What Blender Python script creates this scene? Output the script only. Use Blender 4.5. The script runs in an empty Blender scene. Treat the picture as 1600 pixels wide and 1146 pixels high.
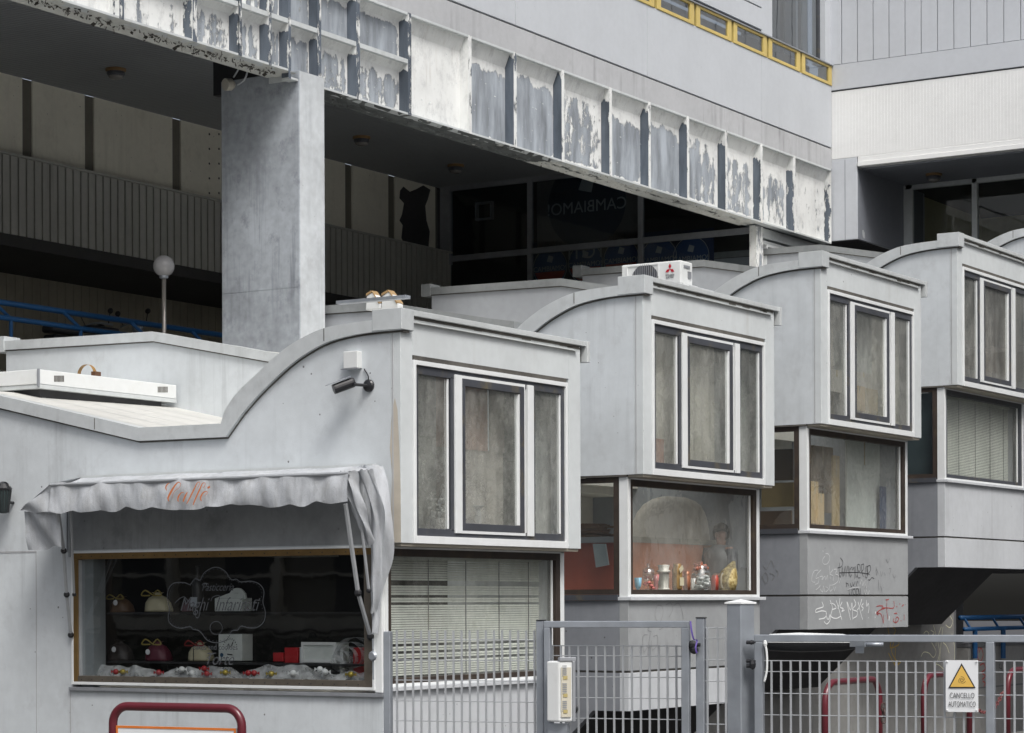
import bpy, bmesh, math, random
from mathutils import Vector, Matrix
random.seed(7)
D2R = math.radians
scene = bpy.context.scene
COL = scene.collection

# ---------------------------------------------------------------- camera
F, PSI, ROLL, HY = 3689.08, D2R(31.9851), 0.0037, 941.5
EYE = 1.85                                   # eye above the pavement
cd = bpy.data.cameras.new('camera'); cam = bpy.data.objects.new('camera', cd); COL.objects.link(cam)
cd.sensor_width = 36.0; cd.lens = F*36/1600.0; cd.shift_y = (HY-573)/1600.0; cd.clip_end = 2000
c_, s_ = math.cos(PSI), math.sin(PSI)
fw = Vector((c_, s_, 0)); rt = Vector((s_, -c_, 0)); up = Vector((0, 0, 1))
rt2 = rt*math.cos(ROLL) - up*math.sin(ROLL); up2 = up*math.cos(ROLL) + rt*math.sin(ROLL)
M = Matrix((rt2, up2, -fw)).transposed().to_4x4(); M.translation = Vector((0, 0, EYE))
cam.matrix_world = M
scene.camera = cam
# ---------------------------------------------------------------- light
SUN_EL, SUN_AZ = D2R(54), D2R(236)           # azimuth of the direction towards the sun, from +X
w = bpy.data.worlds.new('World'); scene.world = w; w.use_nodes = True
wn = w.node_tree.nodes; wl = w.node_tree.links
bg = wn['Background']; sky = wn.new('ShaderNodeTexSky'); sky.sky_type = 'NISHITA'; sky.sun_disc = False
sky.sun_elevation = SUN_EL; sky.sun_rotation = D2R(90)-SUN_AZ
sky.air_density = 1.0; sky.dust_density = 6.0; sky.ozone_density = 1.0
hs = wn.new('ShaderNodeHueSaturation'); hs.inputs['Saturation'].default_value = 0.52
wl.new(sky.outputs[0], hs.inputs['Color']); wl.new(hs.outputs[0], bg.inputs[0]); bg.inputs[1].default_value = 0.092
sl = bpy.data.lights.new('sun', 'SUN'); sun = bpy.data.objects.new('sun', sl); COL.objects.link(sun)
sl.energy = 1.45; sl.angle = D2R(20); sl.color = (1.0, 0.985, 0.96)
sd = Vector((math.cos(SUN_EL)*math.cos(SUN_AZ), math.cos(SUN_EL)*math.sin(SUN_AZ), math.sin(SUN_EL)))
sun.rotation_euler = sd.to_track_quat('Z', 'Y').to_euler()
scene.view_settings.view_transform = 'Standard'; scene.view_settings.look = 'None'
scene.view_settings.exposure = 0.66; scene.view_settings.gamma = 1.0
scene.render.engine = 'CYCLES'
try:
    scene.cycles.max_bounces = 8; scene.cycles.transparent_max_bounces = 16
except Exception: pass

# ---------------------------------------------------------------- measuring
def ray(px, py):
    ax, by = px-800, py-HY
    a = ax*math.cos(ROLL)-by*math.sin(ROLL); b = ax*math.sin(ROLL)+by*math.cos(ROLL)
    R, U = a/F, -b/F
    return Vector((c_+s_*R, s_-c_*R, U))
def at(px, py, X=None, Y=None, Z=None):      # point of a real plane seen at a pixel of the photo (world metres)
    r = ray(px, py)
    t = X/r.x if X is not None else Y/r.y if Y is not None else (Z-EYE)/r.z
    return Vector((r.x*t, r.y*t, r.z*t+EYE))

# ---------------------------------------------------------------- mesh builder
ORG = {}
class MB:
    def __init__(self): self.v = []; self.f = []; self.a = {}
    def add(self, vs, fs):
        n = len(self.v); self.v += [tuple(p) for p in vs]; self.f += [tuple(i+n for i in f) for f in fs]; return self
    def box(self, x0, x1, y0, y1, z0, z1):
        if x0 > x1: x0, x1 = x1, x0
        if y0 > y1: y0, y1 = y1, y0
        if z0 > z1: z0, z1 = z1, z0
        vs = [(x0,y0,z0),(x1,y0,z0),(x1,y1,z0),(x0,y1,z0),(x0,y0,z1),(x1,y0,z1),(x1,y1,z1),(x0,y1,z1)]
        return self.add(vs, [(0,3,2,1),(4,5,6,7),(0,1,5,4),(1,2,6,5),(2,3,7,6),(3,0,4,7)])
    def obox(self, o, a, b, c):              # box from a corner and three edge vectors
        o, a, b, c = map(Vector, (o, a, b, c))
        vs = [o, o+a, o+a+b, o+b, o+c, o+a+c, o+a+b+c, o+b+c]
        fs = [(0,3,2,1),(4,5,6,7),(0,1,5,4),(1,2,6,5),(2,3,7,6),(3,0,4,7)]
        if a.cross(b).dot(c) < 0: fs = [f[::-1] for f in fs]
        return self.add(vs, fs)
    def ring_y(self, x0, x1, z0, z1, y0, y1, l, r, b, t):   # frame in an XZ plane
        self.box(x0, x0+l, y0, y1, z0, z1); self.box(x1-r, x1, y0, y1, z0, z1)
        self.box(x0+l, x1-r, y0, y1, z0, z0+b); self.box(x0+l, x1-r, y0, y1, z1-t, z1); return self
    def ring_x(self, y0, y1, z0, z1, x0, x1, l, r, b, t):
        self.box(x0, x1, y0, y0+l, z0, z1); self.box(x0, x1, y1-r, y1, z0, z1)
        self.box(x0, x1, y0+l, y1-r, z0, z0+b); self.box(x0, x1, y0+l, y1-r, z1-t, z1); return self
    def quad(self, *p): return self.add(p, [tuple(range(len(p)))])
    def prism(self, poly, axis, a, b):       # polygon (2 coords) extruded along an axis
        n = len(poly)
        def P(q, t): return (t, q[0], q[1]) if axis == 'x' else (q[0], t, q[1]) if axis == 'y' else (q[0], q[1], t)
        vs = [P(q, a) for q in poly]+[P(q, b) for q in poly]
        fs = [tuple(range(n))[::-1], tuple(range(n, 2*n))]+[(i, (i+1) % n, (i+1) % n+n, i+n) for i in range(n)]
        return self.add(vs, fs)
    def strip(self, outer, inner, axis, a, b):   # band between two curves, extruded
        for i in range(len(outer)-1):
            self.prism([inner[i], inner[i+1], outer[i+1], outer[i]], axis, a, b)
        return self
    def tube(self, pts, r, n=10, cap=True):
        pts = [Vector(p) for p in pts]; rs = r if isinstance(r, (list, tuple)) else [r]*len(pts)
        N = len(pts); base = len(self.v); prev = None
        for i, p in enumerate(pts):
            d = (pts[min(i+1, N-1)]-pts[max(i-1, 0)])
            d = d.normalized() if d.length > 1e-9 else Vector((0, 0, 1))
            if prev is None:
                u = d.orthogonal().normalized()
            else:
                u = (prev-d*prev.dot(d)); u = u.normalized() if u.length > 1e-6 else d.orthogonal().normalized()
            prev = u; v = d.cross(u)
            for k in range(n):
                t = 2*math.pi*k/n; self.v.append(tuple(p+(u*math.cos(t)+v*math.sin(t))*rs[i]))
        for i in range(N-1):
            for k in range(n):
                a = base+i*n+k; b = base+i*n+(k+1) % n
                self.f.append((a, b, b+n, a+n))
        if cap:
            self.f.append(tuple(base+k for k in range(n))[::-1]); self.f.append(tuple(base+(N-1)*n+k for k in range(n)))
        return self
    def lathe(self, o, prof, n=24, ax=(0, 0, 1)):    # profile (radius, height)
        o = Vector(o); ax = Vector(ax).normalized(); u = ax.orthogonal().normalized(); v = ax.cross(u)
        base = len(self.v)
        for r, h in prof:
            for k in range(n):
                t = 2*math.pi*k/n; self.v.append(tuple(o+ax*h+(u*math.cos(t)+v*math.sin(t))*max(r, 1e-4)))
        for i in range(len(prof)-1):
            for k in range(n):
                a = base+i*n+k; b = base+i*n+(k+1) % n; self.f.append((a, b, b+n, a+n))
        self.f.append(tuple(base+k for k in range(n))[::-1]); self.f.append(tuple(base+(len(prof)-1)*n+k for k in range(n)))
        return self
    def ball(self, o, r, n=14, sq=(1, 1, 1)):
        o = Vector(o); base = len(self.v); m = n//2
        for i in range(m+1):
            t = math.pi*i/m
            for k in range(n):
                p = 2*math.pi*k/n
                self.v.append((o.x+r*sq[0]*math.sin(t)*math.cos(p), o.y+r*sq[1]*math.sin(t)*math.sin(p), o.z+r*sq[2]*math.cos(t)))
        for i in range(m):
            for k in range(n):
                a = base+i*n+k; b = base+i*n+(k+1) % n; self.f.append((a, a+n, b+n, b))
        return self
    def ribbon(self, pts, w, nrm, cyc=False):        # flat stroke on a plane with normal nrm
        pts = [Vector(p) for p in pts]; nrm = Vector(nrm).normalized(); N = len(pts)
        ws = w if isinstance(w, (list, tuple)) else [w]*N
        base = len(self.v)
        for i, p in enumerate(pts):
            d = (pts[min(i+1, N-1)]-pts[max(i-1, 0)]); d = d.normalized() if d.length > 1e-9 else Vector((0, 0, 1))
            s = d.cross(nrm)
            self.v.append(tuple(p-s*ws[i]/2)); self.v.append(tuple(p+s*ws[i]/2))
        for i in range(N-1):
            a = base+2*i; self.f.append((a, a+1, a+3, a+2))
        return self
    def build(self, name, mat, parent=None, org=None, smooth=False, bevel=0, label=None, cat=None, group=None, kind=None, attrs=None):
        o_ = Vector(ORG[parent.name]) if parent else Vector(org if org is not None else (0, 0, 0))
        me = bpy.data.meshes.new(name)
        me.from_pydata([tuple(Vector(p)-o_) for p in self.v], [], self.f); me.update()
        bm = bmesh.new(); bm.from_mesh(me); bmesh.ops.recalc_face_normals(bm, faces=bm.faces); bm.to_mesh(me); bm.free()
        if smooth:
            for p in me.polygons: p.use_smooth = True
        if attrs:
            for k, vals in attrs.items():
                at_ = me.attributes.new(k, 'FLOAT', 'POINT')
                for i, x in enumerate(vals): at_.data[i].value = x
        me.materials.append(mat)
        ob = bpy.data.objects.new(name, me); COL.objects.link(ob)
        if parent: ob.parent = parent
        else: ob.location = o_
        ORG[ob.name] = tuple(o_)
        if bevel:
            m = ob.modifiers.new('bevel', 'BEVEL'); m.width = bevel; m.segments = 2; m.limit_method = 'ANGLE'
        tag(ob, label, cat, group, kind); return ob
def tag(o, label=None, cat=None, group=None, kind=None):
    if label: o['label'] = label
    if cat: o['category'] = cat
    if group: o['group'] = group
    if kind: o['kind'] = kind
def thing(name, label, cat, loc, group=None):
    o = bpy.data.objects.new(name, None); COL.objects.link(o); o.location = loc; o.empty_display_size = .2
    ORG[o.name] = tuple(loc); tag(o, label, cat, group); return o
def smooth_pts(pts, n=6):                     # Catmull-Rom
    pts = [Vector(p) for p in pts]; out = []
    for i in range(len(pts)-1):
        p0 = pts[max(i-1, 0)]; p1 = pts[i]; p2 = pts[i+1]; p3 = pts[min(i+2, len(pts)-1)]
        for k in range(n):
            t = k/n
            out.append(.5*((2*p1)+(p2-p0)*t+(2*p0-5*p1+4*p2-p3)*t*t+(3*p1-p0-3*p2+p3)*t**3))
    out.append(pts[-1]); return out
def text_obj(s, size, o, ux, uz, mat, parent, name='lettering', shear=0, ext=.001, align='CENTER', sx=1.0, off=0.0):
    cu = bpy.data.curves.new(name, 'FONT'); cu.body = s; cu.size = size; cu.shear = shear; cu.align_x = align; cu.align_y = 'CENTER'
    cu.extrude = ext; cu.offset = off*size
    t = bpy.data.objects.new('tmp', cu); COL.objects.link(t); bpy.context.view_layer.update()
    me = bpy.data.meshes.new_from_object(t.evaluated_get(bpy.context.evaluated_depsgraph_get()))
    bpy.data.objects.remove(t)
    o, ux, uz = Vector(o), Vector(ux).normalized(), Vector(uz).normalized(); uy = ux.cross(uz)
    b = MB(); b.v = [tuple(o+ux*v.co.x*sx+uz*v.co.y+uy*(-v.co.z)) for v in me.vertices]; b.f = [tuple(p.vertices) for p in me.polygons]
    return b.build(name, mat, parent)

# ---------------------------------------------------------------- materials
def _n(nt, t, **k):
    n = nt.nodes.new(t)
    for a, b in k.items(): setattr(n, a, b)
    return n
def noise(nt, pos, scale, detail=4, sc=(1, 1, 1), off=0, rough=.5):
    mp = _n(nt, 'ShaderNodeMapping'); mp.inputs['Scale'].default_value = sc; mp.inputs['Location'].default_value = (off, off*1.7, off*.6)
    nt.links.new(pos, mp.inputs[0])
    n = _n(nt, 'ShaderNodeTexNoise'); n.inputs['Scale'].default_value = scale; n.inputs['Detail'].default_value = detail
    n.inputs['Roughness'].default_value = rough
    nt.links.new(mp.outputs[0], n.inputs['Vector']); return n.outputs[0]
def ramp(nt, v, a, b, lo=0.0, hi=1.0):
    m = _n(nt, 'ShaderNodeMapRange'); m.inputs['From Min'].default_value = a; m.inputs['From Max'].default_value = b
    m.inputs['To Min'].default_value = lo; m.inputs['To Max'].default_value = hi; m.clamp = True
    nt.links.new(v, m.inputs['Value']); return m.outputs[0]
def math_(nt, op, a, b=None):
    m = _n(nt, 'ShaderNodeMath', operation=op)
    for i, x in enumerate((a, b)):
        if x is None: continue
        if isinstance(x, (int, float)): m.inputs[i].default_value = x
        else: nt.links.new(x, m.inputs[i])
    return m.outputs[0]
def mix(nt, f, a, b):
    m = _n(nt, 'ShaderNodeMix', data_type='RGBA')
    for s, x in ((0, f), (6, a), (7, b)):
        if isinstance(x, (int, float)): m.inputs[s].default_value = x
        elif isinstance(x, tuple): m.inputs[s].default_value = (*x[:3], 1)
        else: nt.links.new(x, m.inputs[s])
    return m.outputs[2]
MATS = {}
def weave(nt, b_, pos): pass
def start(name):
    m = bpy.data.materials.new(name); m.use_nodes = True; nt = m.node_tree
    g = _n(nt, 'ShaderNodeNewGeometry'); return m, nt, nt.nodes['Principled BSDF'], g.outputs['Position']
def bump(nt, bs, h, st, dist=.01):
    b = _n(nt, 'ShaderNodeBump'); b.inputs['Strength'].default_value = st; b.inputs['Distance'].default_value = dist
    nt.links.new(h, b.inputs['Height']); nt.links.new(b.outputs[0], bs.inputs['Normal'])
def paint(name, col, rough=.6, var=.06, speck=0.0, streak=0.0, scol=(.2, .21, .23), metal=0.0, bmp=.15, bs=60, dirt=0.0, dcol=(.12, .11, .10)):
    m, nt, b, pos = start(name)
    n1 = noise(nt, pos, .9, 5); n2 = noise(nt, pos, 9, 5, off=3)
    hi = tuple(min(1, x*(1+var)) for x in col); lo = tuple(x*(1-var*1.4) for x in col)
    c = mix(nt, ramp(nt, math_(nt, 'ADD', math_(nt, 'MULTIPLY', n1, .65), math_(nt, 'MULTIPLY', n2, .35)), .35, .65), lo, hi)
    if streak:
        s = noise(nt, pos, 1.0, 6, (7, 7, .35), 11, .65); g = noise(nt, pos, .7, 3, off=21)
        f = math_(nt, 'MULTIPLY', ramp(nt, s, .52, .74), ramp(nt, g, .42, .66))
        c = mix(nt, math_(nt, 'MULTIPLY', f, streak), c, scol)
    if dirt:
        s = noise(nt, pos, 3.5, 8, (1, 1, .8), 31, .7)
        c = mix(nt, math_(nt, 'MULTIPLY', ramp(nt, s, .54, .70), dirt), c, dcol)
    if speck:
        v = _n(nt, 'ShaderNodeTexVoronoi'); v.inputs['Scale'].default_value = 7.5; nt.links.new(pos, v.inputs['Vector'])
        sep = _n(nt, 'ShaderNodeSeparateColor'); nt.links.new(v.outputs['Color'], sep.inputs[0])
        size = math_(nt, 'MULTIPLY', math_(nt, 'POWER', sep.outputs[0], 3.2), .095)
        f = math_(nt, 'LESS_THAN', v.outputs['Distance'], size)
        c = mix(nt, math_(nt, 'MULTIPLY', f, speck), c, (.10, .10, .11))
    nt.links.new(c, b.inputs['Base Color']); b.inputs['Roughness'].default_value = rough; b.inputs['Metallic'].default_value = metal
    if bmp: bump(nt, b, math_(nt, 'ADD', noise(nt, pos, bs, 4), math_(nt, 'MULTIPLY', n2, .8)), bmp, .006)
    MATS[name] = m; return m
def simple(name, col, rough=.5, metal=0.0, emit=None):
    return paint(name, col, rough, .10, metal=metal, bmp=.05)
def peel(name, top=(.75, .765, .755), under=(.30, .33, .365), scale=6.0, sc=(1.25, 1, .5), bias=0.0):
    m, nt, b, pos = start(name)
    a = _n(nt, 'ShaderNodeAttribute', attribute_name='peel'); ak = _n(nt, 'ShaderNodeAttribute', attribute_name='primer')
    n = noise(nt, pos, scale, 10, sc, 5, .62); n2 = noise(nt, pos, scale*3.2, 8, (1.2, 1, .35), 9, .8)
    h = math_(nt, 'ADD', math_(nt, 'ADD', math_(nt, 'MULTIPLY', n, .70), math_(nt, 'MULTIPLY', n2, .50)), a.outputs['Fac'])
    f = ramp(nt, h, 1.03+bias, 1.05+bias)
    uv = noise(nt, pos, 1.6, 6, (2.5, 2.5, .5), 17, .6)
    lo = tuple(x*.62 for x in under); hi = tuple(min(1, x*1.35) for x in under)
    uc = mix(nt, ramp(nt, uv, .36, .66), lo, hi); uc = mix(nt, ak.outputs['Fac'], uc, mix(nt, ramp(nt, uv, .36, .66), (.06, .075, .095), (.12, .145, .18)))
    tc = mix(nt, ramp(nt, noise(nt, pos, 2.2, 7, (1, 1, 1), 23, .6), .45, .75), top, tuple(x*.84 for x in top))
    st = noise(nt, pos, 1.5, 6, (6, 6, .5), 41, .7)
    tc = mix(nt, math_(nt, 'MULTIPLY', ramp(nt, st, .56, .78), .55), tc, (.36, .31, .25)); tc = mix(nt, math_(nt, 'MULTIPLY', ramp(nt, noise(nt, pos, 4, 8, (1, 1, .7), 51, .75), .52, .68), .45), tc, (.33, .34, .35))
    c = mix(nt, f, tc, uc)
    edge = math_(nt, 'SUBTRACT', ramp(nt, h, 1.005+bias, 1.03+bias), f)     # curled edge of the flakes
    c = mix(nt, math_(nt, 'MULTIPLY', edge, .45), c, (.20, .20, .20))
    nt.links.new(c, b.inputs['Base Color']); b.inputs['Roughness'].default_value = .62
    bump(nt, b, math_(nt, 'ADD', math_(nt, 'MULTIPLY', f, -1.0), math_(nt, 'MULTIPLY', n2, .5)), .8, .018); MATS[name] = m; return m
def glass(name, tint=(.94, .96, .95), refl=.25, fk=1.2, dust=.05, dustc=(.5, .5, .48), rough=.015, wav=.02, pat=0):
    m, nt, b, pos = start(name); nt.nodes.remove(b); out = nt.nodes['Material Output']
    tr = _n(nt, 'ShaderNodeBsdfTransparent'); tr.inputs[0].default_value = (*tint, 1)
    gl = _n(nt, 'ShaderNodeBsdfAnisotropic') if False else _n(nt, 'ShaderNodeBsdfGlossy'); gl.inputs['Roughness'].default_value = rough
    gl.inputs[0].default_value = (.93, .95, .95, 1)
    df = _n(nt, 'ShaderNodeBsdfDiffuse'); df.inputs[0].default_value = (*dustc, 1)
    bp = _n(nt, 'ShaderNodeBump'); bp.inputs['Strength'].default_value = wav; bp.inputs['Distance'].default_value = .05
    nt.links.new(noise(nt, pos, 1.4, 3), bp.inputs['Height']); nt.links.new(bp.outputs[0], gl.inputs['Normal'])
    ge = _n(nt, 'ShaderNodeNewGeometry'); vm = _n(nt, 'ShaderNodeVectorMath', operation='DOT_PRODUCT')    # the same on both sides of the pane
    nt.links.new(ge.outputs['Normal'], vm.inputs[0]); nt.links.new(ge.outputs['Incoming'], vm.inputs[1])
    fr = math_(nt, 'ADD', math_(nt, 'MULTIPLY', math_(nt, 'POWER', math_(nt, 'SUBTRACT', 1.0, math_(nt, 'ABSOLUTE', vm.outputs['Value'])), 5.0), .92), .08)
    f = math_(nt, 'ADD', math_(nt, 'MULTIPLY', fr, fk), refl)
    m1 = _n(nt, 'ShaderNodeMixShader'); nt.links.new(math_(nt, 'MINIMUM', f, 1.0), m1.inputs[0]); nt.links.new(tr.outputs[0], m1.inputs[1]); nt.links.new(gl.outputs[0], m1.inputs[2])
    m2 = _n(nt, 'ShaderNodeMixShader')
    d = ramp(nt, noise(nt, pos, 2.0, 7, (1, 1, .5), 3, .65), .30, .70, .35, 1.5)
    if pat:      # grime film: soft runs and blotches left by rain
        a_ = ramp(nt, noise(nt, pos, 1.1, 8, (1.6, 1, .8), 14, .72), .38, .62, .45, 1.35); b2 = ramp(nt, noise(nt, pos, 9, 6, (1, 1, .7), 6, .75), .35, .65, .70, 1.25)
        d = math_(nt, 'MULTIPLY', a_, b2)
    d = math_(nt, 'MINIMUM', math_(nt, 'MULTIPLY', d, dust), .9)
    nt.links.new(d, m2.inputs[0]); nt.links.new(m1.outputs[0], m2.inputs[1]); nt.links.new(df.outputs[0], m2.inputs[2])
    nt.links.new(m2.outputs[0], out.inputs[0]); MATS[name] = m; return m

WALLC = (.56, .585, .615)
M_wall = paint('render_side', (.59, .628, .652), .6, .07, speck=.85, streak=.55, scol=(.29, .31, .325), dirt=.30, dcol=(.36, .37, .38))
M_front = paint('render_front', (.59, .625, .635), .6, .06, speck=.7, streak=.45, scol=(.33, .31, .27), dirt=.10, dcol=(.34, .33, .30))
M_cope = paint('coping_metal', (.56, .59, .60), .45, .10, streak=.25, metal=.12, bmp=.04, scol=(.2, .21, .21), dirt=.25, dcol=(.22, .23, .23))
M_copel = paint('coping_metal_light', (.56, .59, .595), .5, .08, streak=.3, metal=.1, bmp=.04, scol=(.25, .23, .19), dirt=.2, dcol=(.26, .25, .21))
M_grime = paint('grime_strip', (.10, .095, .085), .8, .3, bmp=.3)
M_conc = paint('grey_concrete', (.325, .34, .35), .75, .08, speck=.75, streak=.45, scol=(.15, .15, .16), dirt=.15)
M_conc2 = paint('pale_concrete', (.54, .565, .59), .7, .06, speck=.5, streak=.35, scol=(.25, .25, .26), dirt=.1)
M_panel = paint('shaded_weathered_panel', (.27, .285, .295), .65, .14, speck=.5, streak=.9, scol=(.10, .105, .11), dirt=.5, dcol=(.12, .125, .13))  # base tone darkened for shade under the awning; streaks and dirt are weathering
M_concd = paint('dark_concrete', (.15, .155, .165), .75, .10, speck=.9, streak=.5, scol=(.05, .05, .055), dirt=.2)
M_base = paint('base_concrete', (.30, .30, .29), .8, .10, speck=.4, streak=.5, scol=(.10, .10, .10), dirt=.25)
M_black = paint('dark_void', (.045, .045, .048), .8, .2)
M_white = paint('white_frame', (.75, .775, .78), .4, .04, streak=.25, scol=(.45, .42, .36), bmp=.03, dirt=.12, dcol=(.42, .40, .34))
M_fdark = paint('grey_frame', (.065, .070, .082), .45, .15, bmp=.05, dirt=.5, dcol=(.19, .155, .075))
M_brown = paint('brown_frame', (.045, .034, .028), .5, .25, bmp=.05, dirt=.4, dcol=(.13, .10, .05))
M_gold = paint('bronze_frame', (.20, .125, .045), .45, .2, metal=.3, bmp=.05, dirt=.35, dcol=(.09, .06, .03))
M_brz = paint('dull_bronze', (.125, .11, .09), .5, .2, metal=.3, bmp=.05, dirt=.3, dcol=(.06, .05, .04))
M_soffb = paint('beige_soffit', (.42, .385, .32), .6, .06, bmp=.03)
M_sill = paint('sill_metal', (.30, .315, .34), .45, .12, metal=.3, bmp=.03, dirt=.3)
M_gl_up = glass('upper_glass', refl=.30, dust=.21, dustc=(.60, .61, .57), wav=.08, pat=1)
M_gl_lo = glass('lower_glass', refl=.10, fk=1, dust=.15, dustc=(.56, .56, .52), wav=.06, pat=1)
M_gl_bd = glass('blind_glass', refl=.0, fk=.5, dust=.16, dustc=(.48, .49, .45), wav=.06, pat=1)
M_gl_rf = glass('added_rooflight_glass', refl=.0, fk=.8, dust=.02)
M_gl_shop = glass('shop_glass', tint=(.86, .88, .88), refl=.02, fk=1.3, dust=.004, wav=.02)
M_gl_dark = glass('terrace_glass', tint=(.6, .65, .68), refl=.0, fk=.6, dust=.012, wav=.03)
M_gl_bl = glass('tall_glass', tint=(.45, .5, .55), refl=.12, dust=.05, wav=.05)
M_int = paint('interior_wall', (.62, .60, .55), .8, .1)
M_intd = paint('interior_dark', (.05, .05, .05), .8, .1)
M_blind = paint('blind_slat', (.60, .62, .57), .5, .12, bmp=0, dirt=.5, dcol=(.33, .34, .27))
M_orange = paint('orange_panel', (.80, .36, .22), .55, .08)
M_red = paint('red_panel', (.38, .10, .06), .6, .1)
M_galv = paint('galvanised', (.36, .39, .43), .42, .16, metal=.55, bmp=.04, dirt=.2, dcol=(.22, .23, .24), streak=.2)
M_galvl = paint('galvanised_wire', (.42, .44, .46), .45, .12, metal=.4, bmp=0)
M_maroon = paint('maroon_paint', (.105, .014, .022), .28, .15, bmp=.03)
M_blue = paint('blue_paint', (.015, .10, .27), .35, .15, bmp=.02)
M_blk = paint('black_plastic', (.018, .019, .022), .35, .2, bmp=.02)
M_whp = paint('white_plastic', (.68, .70, .70), .45, .04, bmp=.02, dirt=.15, dcol=(.4, .38, .3))
M_yel = paint('yellow_frame', (.56, .43, .14), .5, .08, streak=.3, scol=(.3, .2, .07), bmp=.03)
M_para = paint('parapet_paint', (.49, .515, .545), .6, .04, streak=.16, scol=(.26, .27, .29), speck=.2)
M_stain = paint('stained_band', (.43, .44, .455), .65, .06, streak=.9, scol=(.17, .17, .175), dirt=.25, dcol=(.24, .235, .23))
M_pillar = paint('pillar_shaded_paint', (.335, .365, .40), .7, .22, speck=.7, streak=.9, scol=(.13, .145, .17), dirt=.85, dcol=(.19, .205, .235))  # side face: overhang shade darkened into the base colour, stains on top
M_pillf = paint('pillar_lit_paint', (.51, .54, .56), .7, .14, speck=.7, streak=.7, scol=(.25, .27, .30), dirt=.45, dcol=(.33, .34, .35))  # lighter copy of the pillar colour for its better-lit front
M_peel = peel('peeling_paint')
M_peeld = peel('peeling_reveal', under=(.075, .10, .14), scale=4.0)
M_peelu = peel('peeling_underside', top=(.55, .56, .53), under=(.085, .095, .095), scale=3.2, sc=(.7, 2.5, 1))
M_soff = paint('metal_soffit', (.27, .285, .30), .55, .05, bmp=0)
M_cream = paint('cream_panel', (.74, .715, .62), .6, .05, speck=.6, streak=.3, scol=(.3, .28, .22), dirt=.2, dcol=(.30, .28, .22))
M_joint = paint('brown_joint', (.16, .15, .125), .7, .1)
M_ribb = paint('ribbed_cladding', (.42, .42, .39), .6, .08, streak=.4, scol=(.1, .1, .09))
M_ribl = paint('brown_cladding', (.34, .315, .25), .6, .10, streak=.4, scol=(.07, .065, .055))
M_wingw = paint('white_corrugated', (.76, .77, .765), .5, .03, bmp=0, dirt=.05)
M_wing = paint('wing_cladding', (.52, .545, .58), .55, .04, streak=.12, scol=(.36, .37, .4))
M_wingd = paint('blue_grey_paint', (.20, .215, .245), .6, .08, streak=.3, scol=(.11, .12, .14))
# ================================================================ SETTING
E0 = EYE
def Z(r): return r+E0                        # heights were measured from eye level
YF, XW, YB, ZS, XG = 20.0, 44.45, 27.67, Z(8.745), 41.435
X0, Y0, S, H, NP = 18.9376, 13.0968, 4.8976, .887, 5
M_ground = paint('asphalt', (.055, .055, .058), .85, .2, bmp=.3, bs=90)
M_terr = paint('terrace_paving', (.30, .30, .29), .8, .12, bmp=.2, dirt=.2)
M_pave = paint('pavement', (.105, .105, .102), .8, .12, bmp=.2, dirt=.2)
b = MB().quad((-400, -400, -1.75), (400, -400, -1.75), (400, 400, -1.75), (-400, 400, -1.75)); b.build('ground', M_ground, kind='structure')
b = MB().box(-60, 36.2, -6, 11.6, -1.72, 0.0); b.box(-60, 17.9, 11.6, 24, -1.72, -0.004); b.build('pavement', M_pave, kind='structure')
b = MB().box(18.9, 60, YF+2.0, 31, Z(2.85), Z(3.05)); b.box(-10, 18.9, YF+2.0, 31, Z(2.85), Z(3.05)); b.build('terrace_floor', M_terr, kind='structure')

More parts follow.
